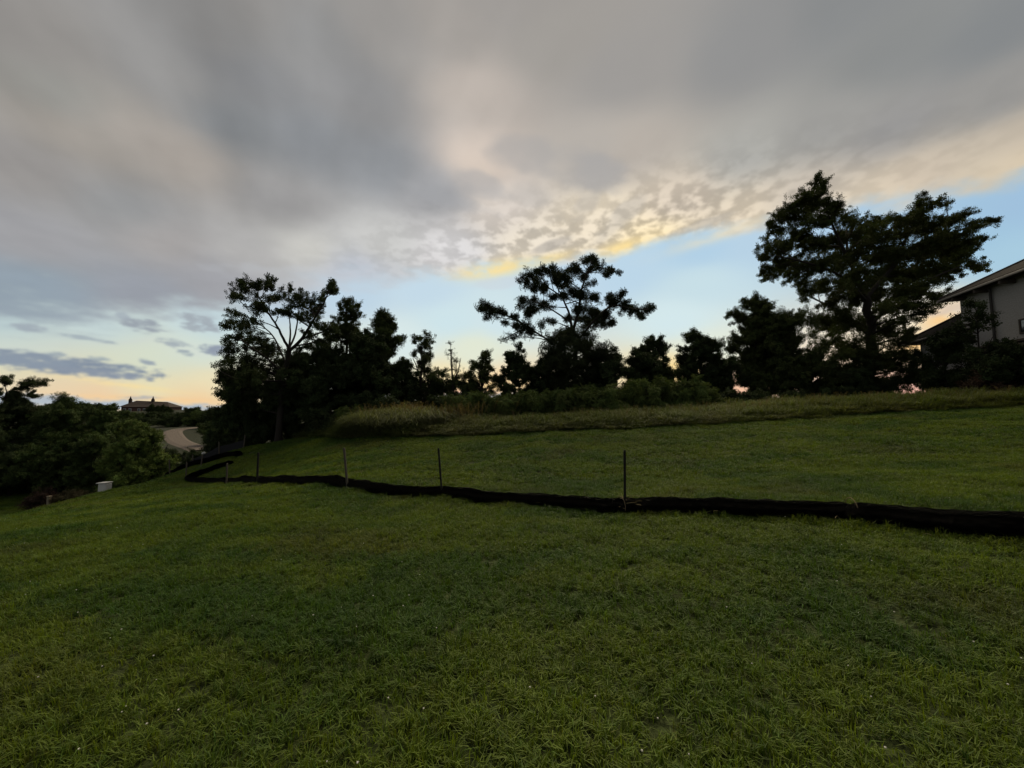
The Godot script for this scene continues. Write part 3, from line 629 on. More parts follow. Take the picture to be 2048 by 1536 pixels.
func textured(c: Color, rough: float, tex: Texture2D, scale: float, nrm: Texture2D = null, nscale := 1.0) -> StandardMaterial3D:
	var m := mat(c, rough)
	m.albedo_texture = tex
	m.uv1_triplanar = true
	m.uv1_world_triplanar = true
	m.uv1_scale = Vector3.ONE * scale
	if nrm:
		m.normal_enabled = true
		m.normal_texture = nrm
		m.normal_scale = nscale
	return m

func make_materials() -> void:
	var leafy := func(glow: float, rough: float) -> StandardMaterial3D:
		var m := mat(Color.WHITE, rough, 0.25)
		m.vertex_color_use_as_albedo = true
		m.backlight_enabled = true
		m.backlight = Color(glow, glow, glow * 0.55)
		return m
	M.leaf = leafy.call(0.5, 0.75)
	M.blade = leafy.call(0.9, 0.62)
	M.blade.metallic_specular = 0.28
	var grain := noise_tex(0.02, 5, 5, Color(0.72, 0.72, 0.72), Color(1, 1, 1))
	M.ground = textured(Color.WHITE, 1.0, noise_tex(0.03, 5, 9, Color(0.6, 0.6, 0.6), Color(1, 1, 1)), 0.7, relief_tex(0.05, 5, 4, 8.0), 1.0)
	M.ground.vertex_color_use_as_albedo = true
	M.bark = textured(srgb(0.055, 0.046, 0.038), 0.95, noise_tex(0.02, 5, 15, Color(0.5, 0.5, 0.5), Color(1, 1, 1)), 1.6, relief_tex(0.04, 5, 6, 10.0), 1.2)
	M.bark.uv1_scale = Vector3(4.0, 0.9, 4.0)
	M.sock = textured(srgb(0.034, 0.031, 0.032), 0.85, noise_tex(0.12, 3, 25, Color(0.45, 0.45, 0.45), Color(1, 1, 1)), 4.0, relief_tex(0.16, 3, 26, 10.0), 1.3)
	M.sock.rim_enabled = true
	M.sock.rim = 0.12
	M.wood_dark = textured(srgb(0.018, 0.016, 0.014), 0.9, grain, 3.0)
	M.wood_grey = textured(srgb(0.1, 0.085, 0.065), 0.9, grain, 3.0)
	M.wood_pale = textured(srgb(0.26, 0.21, 0.15), 0.9, grain, 3.0)
	M.straw = mat(srgb(0.34, 0.27, 0.14), 0.85)
	M.twine = mat(srgb(0.17, 0.125, 0.07), 0.9)
	M.white_plastic = mat(srgb(0.45, 0.44, 0.42), 0.6)
	M.petal = mat(srgb(0.6, 0.58, 0.52), 0.8)
	M.gravel = textured(srgb(0.2, 0.165, 0.14), 1.0, noise_tex(0.08, 5, 35, Color(0.62, 0.6, 0.6), Color(1, 1, 1)), 0.25, relief_tex(0.12, 4, 36, 6.0), 1.0)
	M.stucco = textured(srgb(0.44, 0.415, 0.385), 0.95, noise_tex(0.03, 5, 45, Color(0.82, 0.82, 0.82), Color(1, 1, 1)), 0.8, relief_tex(0.2, 3, 46, 5.0), 0.8)
	M.mortar = textured(srgb(0.2, 0.18, 0.16), 1.0, grain, 1.5)
	M.stone = []
	for k in 5:
		var t: Array = [[0.2, 0.15, 0.11], [0.26, 0.2, 0.15], [0.16, 0.125, 0.1], [0.23, 0.16, 0.115], [0.3, 0.25, 0.2]][k]
		M.stone.append(textured(srgb(t[0], t[1], t[2]), 0.95, noise_tex(0.03, 5, 50 + k, Color(0.6, 0.6, 0.6), Color(1, 1, 1), 256), 1.3, relief_tex(0.06, 5, 60 + k, 8.0), 1.0))
	M.roof = textured(srgb(0.05, 0.04, 0.036), 0.85, noise_tex(0.04, 5, 70, Color(0.6, 0.6, 0.6), Color(1, 1, 1)), 1.0)
	M.trim = textured(srgb(0.1, 0.08, 0.065), 0.8, grain, 2.0)
	M.gutter = mat(srgb(0.22, 0.2, 0.18), 0.55)
	M.pipe = mat(srgb(0.045, 0.04, 0.036), 0.6)
	M.glass = mat(srgb(0.02, 0.022, 0.025), 0.08, 0.6)
	M.brick = textured(srgb(0.12, 0.07, 0.055), 0.95, grain, 0.6)
	M.far_roof = textured(srgb(0.055, 0.04, 0.035), 0.9, grain, 0.4)
	M.far_trim = mat(srgb(0.5, 0.46, 0.4), 0.8)
	M.fabric = mat(srgb(0.022, 0.022, 0.024), 0.9)
	M.slab = textured(srgb(0.4, 0.36, 0.3), 0.95, grain, 1.2)

# ------------------------------------------------------------------ leaves
func leaf(b: MB, at: Vector3, dir: Vector3, flat: Vector3, length: float, wide: float, col: Color) -> void:
	var s := dir.cross(flat).normalized()
	var up := s.cross(dir).normalized()
	var mid := at + dir * length * 0.45
	var l := mid + s * wide * 0.5 + up * wide * 0.18
	var r := mid - s * wide * 0.5 + up * wide * 0.18
	var tip := at + dir * length - up * length * 0.12
	b.tri(at, l, tip, col)
	b.tri(at, tip, r, col)

func make_sprays() -> void:
	# twigs with leaves, about 0.4 m long: broad leaves, pinnate drooping leaves, small leaves, needles
	for kind in ["broad", "pinnate", "small", "needle"]:
		SPRAY[kind] = []
		for variant in 4:
			var b := MB.new()
			b.smooth = false
			b.coloured = true
			if kind == "pinnate":
				for f in 6:
					var a := TAU * f / 6.0 + rng.randf_range(-0.4, 0.4)
					var out := Vector3(cos(a), rng.randf_range(0.0, 0.7), sin(a)).normalized()
					var p := Vector3(0, f * 0.03, 0)
					for s in 6:
						out = (out + Vector3(0, -0.17, 0)).normalized()
						p += out * 0.055
						var sd := out.cross(Vector3.UP).normalized()
						for q in [-1.0, 1.0]:
							var g := rng.randf_range(0.8, 1.2)
							leaf(b, p, (sd * q + out * 0.5 + Vector3(0, -0.35, 0)).normalized(), Vector3.UP, 0.1, 0.038, Color(g, g, g))
			else:
				var many: int = {"broad": 14, "small": 22, "needle": 40}[kind]
				var length: float = {"broad": 0.12, "small": 0.07, "needle": 0.1}[kind]
				var wide: float = {"broad": 0.075, "small": 0.045, "needle": 0.018}[kind]
				for k in many:
					var t := (k + 0.5) / many
					var a := k * 2.4 + rng.randf_range(-0.5, 0.5)
					var p := Vector3(sin(t * 3.0) * 0.03, t * 0.4, cos(t * 2.0) * 0.03)
					var out := Vector3(cos(a), rng.randf_range(-0.3, 0.9), sin(a)).normalized()
					var g := rng.randf_range(0.75, 1.25)
					var e := rng.randf_range(0.75, 1.2)
					p += out * rng.randf_range(0.0, 0.07)
					leaf(b, p, out, Vector3(rng.randf_range(-0.6, 0.6), 1, rng.randf_range(-0.6, 0.6)), length * e, wide * e, Color(g, g, g * 0.95))
			SPRAY[kind].append(b.mesh(M.leaf))

# ------------------------------------------------------------------ trees
func bent(a: Vector3, b: Vector3, sag: float, steps: int) -> PackedVector3Array:
	var p := PackedVector3Array()
	var l := a.distance_to(b)
	var mid := (a + b) * 0.5 + Vector3(rng.randf_range(-1, 1), sag + rng.randf_range(-0.4, 0.4), rng.randf_range(-1, 1)) * l * 0.12
	for k in steps + 1:
		var t := float(k) / steps
		p.append(a.lerp(mid, t).lerp(mid.lerp(b, t), t) + Vector3(rng.randf_range(-1, 1), rng.randf_range(-1, 1), rng.randf_range(-1, 1)) * l * 0.012 * sin(t * PI))
	return p

func taper(n: int, r0: float, r1: float) -> PackedFloat32Array:
	var r := PackedFloat32Array()
	for k in n:
		r.append(lerpf(r0, r1, float(k) / (n - 1)))
	return r

func grow_tree(o: Node3D, limbs: Array, clumps: Array, kind: String, tint: Color, density: float, opts := {}) -> void:
	# limbs: [radius at the foot, radius at the tip, x, y, z, x, y, z ...]; clumps: [x, y, z, radius]
	var b := MB.new()
	var node_p := PackedVector3Array()
	var node_r := PackedFloat32Array()
	for l in limbs:
		var raw := PackedVector3Array()
		for k in range(2, l.size(), 3):
			raw.append(Vector3(l[k], l[k + 1], l[k + 2]))
		var p := PackedVector3Array()
		for k in raw.size() - 1:
			for s in 4:
				var t := s / 4.0
				p.append(raw[k].cubic_interpolate(raw[k + 1], raw[maxi(k - 1, 0)], raw[mini(k + 2, raw.size() - 1)], t) + Vector3(rng.randf_range(-1, 1), 0, rng.randf_range(-1, 1)) * float(l[1]) * 0.5)
		p.append(raw[-1])
		var r := taper(p.size(), l[0], l[1])
		if node_p.is_empty():
			# the flare at the foot of the trunk
			p[0].y -= 0.3
			r[0] *= 1.55
			r[1] *= 1.12
		b.tube(p, r, 9 if l[0] > 0.1 else 7)
		node_p.append_array(p)
		node_r.append_array(r)
	var order := clumps.duplicate()
	var heart: Vector3 = node_p[node_p.size() / 3]
	order.sort_custom(func(u, w): return Vector3(u[0], u[1], u[2]).distance_squared_to(heart) < Vector3(w[0], w[1], w[2]).distance_squared_to(heart))
	var ts := []
	var cols := PackedColorArray()
	var wind: Vector3 = opts.get("wind", Vector3.ZERO)
	var droop: float = opts.get("droop", 0.0)
	var bare: float = opts.get("twig", 1.0)
	var size: float = opts.get("size", 0.82)
	for c in order:
		var at := Vector3(c[0], c[1], c[2])
		var rad: float = c[3]
		var best := 0
		var cost := 1e9
		for k in node_p.size():
			var q := node_p[k]
			var dd := at.distance_to(q) + maxf(0.0, q.y - at.y + 0.2) * 2.2 + 0.04 / maxf(node_r[k], 0.004)
			if dd < cost:
				cost = dd
				best = k
		var foot := node_p[best]
		var fr := minf(node_r[best] * 0.62, 0.02 + 0.022 * foot.distance_to(at))
		var path := bent(foot, at, 0.3, 5)
		var pr := taper(path.size(), maxf(fr, 0.01), 0.009)
		b.tube(path, pr, 5)
		for k in range(1, path.size()):
			node_p.append(path[k])
			node_r.append(pr[k])
		var shade := rng.randf_range(0.72, 1.3)
		var twigs := int(clampf(rad * 16.0 * bare, 5, 22))
		var from := PackedVector3Array()
		var to := PackedVector3Array()
		for k in twigs:
			var e := at + (Vector3(rng.randf_range(-1, 1), rng.randf_range(-0.75, 0.9), rng.randf_range(-1, 1)).normalized() * rng.randf_range(0.45, 1.3) + wind * rng.randf_range(0.0, 0.9)) * rad
			var f := path[rng.randi_range(2, 5)]
			from.append(f)
			to.append(e)
			b.tube(bent(f, e, 0.2, 3), taper(4, 0.009, 0.003), 3)
		var many := int(density * 84.0 * rad * rad * 4.0 / (size * size))
		for k in maxi(many, 4):
			var q := rng.randi_range(0, twigs - 1)
			var t := 1.0 - pow(rng.randf(), 1.6) * 0.8
			var dirt := (to[q] - from[q]).normalized()
			var p := from[q].lerp(to[q], t) + Vector3(rng.randfn(0, 1), rng.randfn(0, 0.8), rng.randfn(0, 1)) * rad * 0.16
			var grow := (dirt * 0.8 + Vector3(0, 0.3 - droop, 0) + wind + Vector3(rng.randf_range(-1, 1), rng.randf_range(-1, 1), rng.randf_range(-1, 1)) * 0.75).normalized()
			var side := grow.cross(Vector3(rng.randf_range(-1, 1), rng.randf_range(-1, 1), rng.randf_range(-1, 1))).normalized()
			var e := size * rng.randf_range(0.7, 1.15)
			ts.append(Transform3D(Basis(side, grow, side.cross(grow)).scaled(Vector3.ONE * e), p - grow * 0.15 * e))
			var f := shade * rng.randf_range(0.8, 1.25)
			cols.append(Color(tint.r * f * rng.randf_range(0.9, 1.15), tint.g * f, tint.b * f))
	part("trunk", b.mesh(M.bark), o)
	scatter("crown", SPRAY[kind][rng.randi_range(0, 3)], ts, cols, o).set_meta("kind", "stuff")

func envelope(list: Array) -> Array:
	# [x, y, z, rx, ry, rz, count, clump radius] filled with clumps, in lobes
	var lobes := FastNoiseLite.new()
	lobes.seed = rng.randi_range(1, 9999)
	lobes.frequency = 1.0
	var out := []
	for e in list:
		for k in int(e[6]):
			var g := Vector3(rng.randf_range(-1, 1), rng.randf_range(-1, 1), rng.randf_range(-1, 1))
			while g.length() > 1.0:
				g = Vector3(rng.randf_range(-1, 1), rng.randf_range(-1, 1), rng.randf_range(-1, 1))
			if e[6] > 9:
				g *= clampf(1.0 + 0.7 * lobes.get_noise_3d(g.x * 1.3 + e[3] * 7.0 + e[4], g.y * 1.6 + e[4] * 3.0, g.z * 1.3), 0.4, 1.3)
			out.append([e[0] + g.x * e[3], e[1] + g.y * e[4], e[2] + g.z * e[5], e[7] * rng.randf_range(0.7, 1.25)])
	return out

func plain_tree(called: String, label: String, group: String, x: float, d: float, h: float, w: float, kind: String, tint: Color, density: float, opts := {}) -> Node3D:
	# a tree of height h and crown width w: a trunk, a few rising limbs, a crown of clumps
	var o := thing(called, label, opts.get("category", "tree"), on_land(x, d, opts.get("up", 0.0)), group)
	var low: float = opts.get("low", 0.25)
	var tr: float = opts.get("trunk", 0.014 * h + 0.02)
	var lean := Vector3(rng.randf_range(-0.06, 0.06), 0, rng.randf_range(-0.06, 0.06)) * h
	var limbs := [[tr, tr * 0.4, 0, 0, 0, lean.x * 0.3, h * 0.3, lean.z * 0.3, lean.x * 0.7, h * 0.55, lean.z * 0.7, lean.x, h * 0.85, lean.z]]
	for k in int(opts.get("limbs", 4)):
		var a := TAU * k / 4.0 + rng.randf_range(-0.5, 0.5)
		var y0 := h * rng.randf_range(0.2, 0.45)
		var s := w * rng.randf_range(0.22, 0.4)
		limbs.append([tr * 0.5, tr * 0.15, lean.x * y0 / h, y0, lean.z * y0 / h, cos(a) * s * 0.5, y0 + h * 0.18, sin(a) * s * 0.5, cos(a) * s, y0 + h * rng.randf_range(0.25, 0.4), sin(a) * s])
	var mid := h * (1.0 + low) * 0.5
	var half := h * (1.0 - low) * 0.5
	var rc: float = opts.get("clump", clampf(w * 0.13, 0.28, 1.2))
	var n := int(opts.get("n", clampf(w * w * half * 0.5 / (rc * rc * rc * 4.0), 12, 60)))
	var env := [[lean.x, mid - half * 0.15, lean.z, w * 0.5 - rc * 0.6, half - rc * 0.4, w * 0.5 - rc * 0.6, n, rc], [lean.x, mid + half * 0.55, lean.z, w * 0.26, half * 0.45 - rc * 0.3, w * 0.26, int(n * 0.35), rc * 0.8]]
	grow_tree(o, limbs, envelope(env), kind, tint, density, opts)
	return o

# ------------------------------------------------------------------ grass
func blade(b: MB, root: Vector3, turn: float, h: float, w: float, lean: float, col: Color) -> void:
	var f := Vector3(cos(turn), 0, sin(turn))
	var s := Vector3(-sin(turn), 0, cos(turn)) * w * 0.5
	var p1 := root + Vector3(0, h * 0.55, 0) + f * lean * h * 0.3
	var p2 := root + Vector3(0, h * (1.0 - lean * 0.35), 0) + f * lean * h
	b.quad(root - s, root + s, p1 + s * 0.85, p1 - s * 0.85, col)
	b.tri(p1 - s * 0.85, p1 + s * 0.85, p2, col)

func turf(size: float, many: int, h0: float, h1: float, w: float, dry: float) -> ArrayMesh:
	var b := MB.new()
	b.smooth = false
	b.coloured = true
	# blades stand in tufts, each with its own green
	var tufts := int(many / 11.0)
	for q in tufts:
		var c := Vector3(rng.randf_range(-0.5, 0.5) * size, -0.03, rng.randf_range(-0.5, 0.5) * size)
		var g0 := rng.randf_range(0.5, 1.5)
		var warm := rng.randf_range(0.8, 1.2)
		var tall := rng.randf_range(0.7, 1.25)
		var comb := rng.randf() * TAU
		for k in 11:
			var g := g0 * rng.randf_range(0.75, 1.25)
			var col := Color(g * warm, g, g * 0.9)
			if rng.randf() < dry:
				col = Color(2.2 * g, 1.35 * g, 1.6 * g)
			var at := c + Vector3(rng.randfn(0, 1), 0, rng.randfn(0, 1)) * w * 3.2
			blade(b, at, comb + rng.randfn(0, 1.1), rng.randf_range(h0, h1) * tall, w * rng.randf_range(0.7, 1.3), rng.randf_range(0.1, 1.2), col)
	return b.mesh(M.blade)

func lawn_tint(x: float, d: float) -> Color:
	# yellow-green and blue-green swards, worn brown places
	# mower passes run roughly across the slope
	var a := tint_noise.get_noise_2d(x, d) + 0.5 * tint_fine.get_noise_2d(x, d) + 0.8 * tint_noise.get_noise_2d(x * 0.22 + 60.0, d * 2.4 + x * 0.25)
	var c := Color(0.112, 0.156, 0.02).lerp(Color(0.056, 0.105, 0.02), clampf(0.45 + a * 1.2, 0, 1))
	var worn := smoothstep(0.28, 0.5, tint_noise.get_noise_2d(x * 0.8 + 90.0, d * 0.8 - 40.0))
	worn = maxf(worn, exp(-(pow((x + 3.4) / 0.9, 2.0) + pow((d - 2.4) / 0.5, 2.0))))
	return c.lerp(Color(0.115, 0.1, 0.045), worn * 0.35)

func make_grass() -> void:
	var sets := [
		# patch size, blades, lowest, highest, blade width, from depth, to depth, spacing, tint range
		[0.34, 330, 0.04, 0.092, 0.0052, 0.6, 9.0, 0.2],
		[0.7, 520, 0.05, 0.11, 0.0092, 9.0, 26.0, 0.42]]
	for s in sets:
		var ts := [[], [], []]
		var cols := [PackedColorArray(), PackedColorArray(), PackedColorArray()]
		var d: float = s[5]
		while d < s[6]:
			var x: float = -d * 1.75 - 3.0
			while x < d * 1.75 + 3.0:
				x += s[7]
				var jx: float = x + rng.randf_range(-0.5, 0.5) * s[7]
				var jd: float = d + rng.randf_range(-0.5, 0.5) * s[7]
				if jd > lawn_edge(jx) + 0.5 or jx < -21.0:
					continue
				var k := rng.randi_range(0, 2)
				var e := rng.randf_range(0.75, 1.25) * (1.0 + 0.45 * tint_fine.get_noise_2d(jx * 1.6, jd * 1.6))
				ts[k].append(Transform3D(land_basis(jx, jd, rng.randf() * TAU) * Basis.from_scale(Vector3(1, e, 1)), on_land(jx, jd)))
				cols[k].append(lawn_tint(jx, jd) * rng.randf_range(0.82, 1.18))
			d += s[7]
		for k in 3:
			var o := scatter("grass", turf(s[0], s[1], s[2], s[3], s[4], 0.007), ts[k], cols[k], self)
			tag(o, "short mown grass covering the slope", "grass", "", "stuff")
	# lower lawn in the valley
	var vm := turf(1.2, 420, 0.06, 0.12, 0.016, 0.02)
	var vts := []
	var vcols := PackedColorArray()
	for k in 5200:
		var x := rng.randf_range(-66, -21)
		var d := rng.randf_range(12, 36)
		if absf(x) > d * 1.75 + 4.0:
			continue
		vts.append(Transform3D(land_basis(x, d, rng.randf() * TAU), on_land(x, d)))
		vcols.append(lawn_tint(x, d) * rng.randf_range(0.85, 1.15))
	tag(scatter("grass", vm, vts, vcols, self), "mown grass of the lower lawn in the valley", "grass", "", "stuff")
	# unmown grass behind the lawn
	var tall := []
	for k in 3:
		var b := MB.new()
		b.smooth = false
		b.coloured = true
		for q in 90:
			var g := rng.randf_range(0.6, 1.3)
			var a := rng.randf() * TAU
			var root := Vector3(rng.randf_range(-0.25, 0.25), -0.03, rng.randf_range(-0.25, 0.25))
			var h := rng.randf_range(0.35, 1.0)
			var lean := rng.randf_range(0.2, 1.05)
			var f := Vector3(cos(a), 0, sin(a))
			var s := Vector3(-sin(a), 0, cos(a)) * 0.007
			var p1 := root + Vector3(0, h * 0.5, 0) + f * lean * h * 0.15
			var p2 := root + Vector3(0, h * 0.88, 0) + f * lean * h * 0.5
			var p3 := root + Vector3(0, h * (1.0 - lean * 0.3), 0) + f * lean * h * 0.95
			var col := Color(g, g, g) if rng.randf() > 0.16 else Color(1.9 * g, 1.3 * g, 1.7 * g)
			b.quad(root - s, root + s, p1 + s, p1 - s, col)
			b.quad(p1 - s, p1 + s, p2 + s * 0.7, p2 - s * 0.7, col)
			b.tri(p2 - s * 0.7, p2 + s * 0.7, p3, col)
		tall.append(b.mesh(M.blade))
	for k in 3:
		var ts := []
		var cols := PackedColorArray()
		for q in 2600:
			var x := rng.randf_range(-13.0, 34.0)
			var e0 := lawn_edge(x)
			var deep := lerpf(2.2, 4.5, smoothstep(4.0, 14.0, x))
			var d := e0 - 0.5 + rng.randf() * (deep + 0.5)
			var h := 0.55 + 0.3 * tint_fine.get_noise_2d(x, d * 2.0) + 0.35 * tint_noise.get_noise_2d(x * 1.5, d * 3.0)
			var clump := exp(-(pow((x + 6.0) / 1.9, 2.0) + pow((d - 20.2) / 1.5, 2.0)))
			h += 0.85 * clump
			h *= smoothstep(e0 - 1.3, e0 + 1.1, d)
			h *= rng.randf_range(0.75, 1.2)
			if h < 0.12:
				continue
			ts.append(Transform3D(Basis(Vector3.UP, rng.randf() * TAU).scaled(Vector3(1.0 + 0.4 * clump, h, 1.0 + 0.4 * clump)), on_land(x, d)))
			var c := Color(0.095, 0.125, 0.032).lerp(Color(0.13, 0.135, 0.06), clampf(0.4 + tint_noise.get_noise_2d(x * 2.0, d), 0, 1))
			cols.append(c * rng.randf_range(0.8, 1.2))
		for q in 500:
			# the rank clump at the left end
			var a := rng.randf() * TAU
			var r := sqrt(rng.randf())
			var x := -6.0 + cos(a) * r * 2.5
			var d := 20.6 + sin(a) * r * 1.3
			ts.append(Transform3D(Basis(Vector3.UP, rng.randf() * TAU).scaled(Vector3(1.4, rng.randf_range(0.7, 1.25) + 0.5 * tint_noise.get_noise_2d(x * 2.5, d * 2.5), 1.4)), on_land(x, d)))
			cols.append(Color(0.12, 0.135, 0.055) * rng.randf_range(0.75, 1.2))
		tag(scatter("tall_grass", tall[k], ts, cols, self), "unmown tall grass in a strip behind the lawn", "grass", "", "stuff")
	# seed heads nodding over the tall grass
	var sb := MB.new()
	sb.smooth = false
	sb.coloured = true
	for q in 3:
		var a := TAU * q / 3.0
		var foot := Vector3(cos(a), 0, sin(a)) * 0.05
		var p0 := foot
		for k in 8:
			var t := (k + 1) / 8.0
			var p1 := foot + Vector3(0, t * 1.0, 0) + Vector3(cos(a), -0.25, sin(a)) * t * t * 0.28
			var s := Vector3(-sin(a), 0, cos(a)) * 0.0035
			sb.quad(p0 - s, p0 + s, p1 + s, p1 - s)
			if k >= 5:
				for e in 9:
					var dir := Vector3(rng.randf_range(-1, 1), rng.randf_range(-0.4, 1.0), rng.randf_range(-1, 1)).normalized()
					leaf(sb, p0.lerp(p1, e / 9.0), dir, Vector3.UP, 0.06, 0.014, Color(1, 1, 1) * rng.randf_range(0.8, 1.3))
			p0 = p1
	var sts := []
	var scols := PackedColorArray()
	for q in 520:
		var x := -6.0 + rng.randfn(0, 2.2) if q < 200 else rng.randf_range(-9.0, 30.0)
		var d := lawn_edge(x) + rng.randf_range(0.5, 3.0)
		sts.append(Transform3D(Basis(Vector3.UP, rng.randf() * TAU) * Basis.from_scale(Vector3.ONE * (rng.randf_range(1.0, 1.55) if q < 200 else rng.randf_range(0.5, 0.9))), on_land(x, d)))
		scols.append(Color(0.15, 0.115, 0.075) * rng.randf_range(0.7, 1.2))
	tag(scatter("grass_seed_heads", sb.mesh(M.blade), sts, scols, self), "brown seed heads nodding over the tall grass", "grass", "", "stuff")
	# longer grass the mower missed along the sock
	var fm := turf(0.16, 66, 0.06, 0.15, 0.006, 0.03)
	var gts := []
	var gcols := PackedColorArray()
	for k in SOCK_PATH.size() - 1:
		var p0 := Vector2(SOCK_PATH[k][0], SOCK_PATH[k][1])
		var p1 := Vector2(SOCK_PATH[k + 1][0], SOCK_PATH[k + 1][1])
		var across := (p1 - p0).normalized().orthogonal()
		for q in int(p0.distance_to(p1) / 0.055):
			var u := p0.lerp(p1, rng.randf()) + across * (rng.randf_range(0.15, 0.3) * (1.0 if rng.randf() < 0.5 else -1.0))
			gts.append(Transform3D(Basis(Vector3.UP, rng.randf() * TAU) * Basis.from_scale(Vector3(1, rng.randf_range(0.6, 1.3), 1)), on_land(u.x, u.y)))
			gcols.append(lawn_tint(u.x, u.y) * rng.randf_range(0.7, 1.05))
	tag(scatter("grass", fm, gts, gcols, self), "longer grass left standing along the filter sock", "grass", "", "stuff")
	# white clover heads here and there
	var fb := MB.new()
	for k in 5:
		var a := TAU * k / 5.0
		fb.tube(PackedVector3Array([Vector3.ZERO, Vector3(cos(a) * 0.007, 0.006, sin(a) * 0.007)]), PackedFloat32Array([0.004, 0.003]), 5, true)
	var fts := []
	var fcols := PackedColorArray()
	for k in 300:
		var d := rng.randf_range(1.8, 9.0)
		var x := rng.randf_range(-1.4, 1.4) * d
		if tint_noise.get_noise_2d(x * 1.7, d * 1.7 + 50.0) < -0.02:
			continue
		fts.append(Transform3D(Basis(Vector3.UP, rng.randf() * TAU) * rng.randf_range(0.35, 0.75), on_land(x, d, rng.randf_range(0.035, 0.06))))
		fcols.append(Color.WHITE)
	tag(scatter("clover_flowers", fb.mesh(M.petal), fts, fcols, self), "tiny white clover heads dotted through the lawn", "flowers", "", "stuff")

# ------------------------------------------------------------------ ground, road
func make_ground() -> void:
	var lines := func(lo: float, hi: float, mid: float, n: int) -> PackedFloat32Array:
		var r := PackedFloat32Array()
		for k in n + 1:
			var t := 2.0 * k / n - 1.0
			var q := sinh(t * 7.2) / sinh(7.2)
			r.append(mid + (q * (hi - mid) if t > 0 else q * (mid - lo)))
		return r
	var xs: PackedFloat32Array = lines.call(-2500.0, 2500.0, 0.0, 320)
	var ds: PackedFloat32Array = lines.call(-900.0, 3000.0, 8.0, 320)
	var b := MB.new()
	b.coloured = true
	var w := xs.size()
	for d in ds:
		for x in xs:
			b.v.append(Vector3(x, land(x, d) - 0.03 * (1.0 - smoothstep(30.0, 60.0, absf(x) + absf(d))), -d))
	for j in ds.size():
		for k in w:
			var q := b.v[j * w + k]
			var e := b.v[j * w + mini(k + 1, w - 1)] - b.v[j * w + maxi(k - 1, 0)]
			var f := b.v[mini(j + 1, ds.size() - 1) * w + k] - b.v[maxi(j - 1, 0) * w + k]
			b.n.append(e.cross(f).normalized())
			var d := -q.z
			var wood := smoothstep(lawn_edge(q.x) + 1.0, lawn_edge(q.x) + 4.0, d) if q.x > -20.0 else smoothstep(34.0, 40.0, d)
			var c := Color(0.05, 0.064, 0.018).lerp(Color(0.035, 0.036, 0.018), wood)
			b.c.append(c)
	for j in ds.size() - 1:
		for k in w - 1:
			var a := j * w + k
			b.i.append(a); b.i.append(a + w); b.i.append(a + 1)
			b.i.append(a + 1); b.i.append(a + w); b.i.append(a + w + 1)
	single("ground", b.mesh(M.ground), "grassy ground falling from the ridge into the valley", "", Transform3D.IDENTITY, "", "structure")
	# the gravel road beyond the valley
	var pts := [[-57.0, 71.5], [-62.0, 76.0], [-73.0, 85.0], [-83.0, 95.0], [-92.0, 105.0], [-98.0, 114.0], [-100.5, 122.0], [-99.0, 130.0], [-93.0, 137.0], [-82.0, 142.0], [-66.0, 147.0]]
	var rb := MB.new()
	var row := []
	for k in pts.size() - 1:
		for s in 6:
			var t := s / 6.0
			var g := func(u: int) -> Vector2: return Vector2(pts[clampi(u, 0, pts.size() - 1)][0], pts[clampi(u, 0, pts.size() - 1)][1])
			var p: Vector2 = g.call(k).cubic_interpolate(g.call(k + 1), g.call(k - 1), g.call(k + 2), t)
			var q: Vector2 = g.call(k).cubic_interpolate(g.call(k + 1), g.call(k - 1), g.call(k + 2), t + 0.05)
			var side := (q - p).normalized().orthogonal()
			var edge := []
			for e in 5:
				var o := p + side * (e - 2) * 1.25
				edge.append(Vector3(o.x, land(o.x, o.y) + (0.22 if absi(e - 2) < 2 else -0.15), -o.y))
			row.append(edge)
	for k in row.size() - 1:
		for e in 4:
			rb.quad(row[k][e], row[k + 1][e], row[k + 1][e + 1], row[k][e + 1])
	single("gravel_road", rb.mesh(M.gravel), "pale gravel road curving up between the far trees", "", Transform3D.IDENTITY, "", "structure")

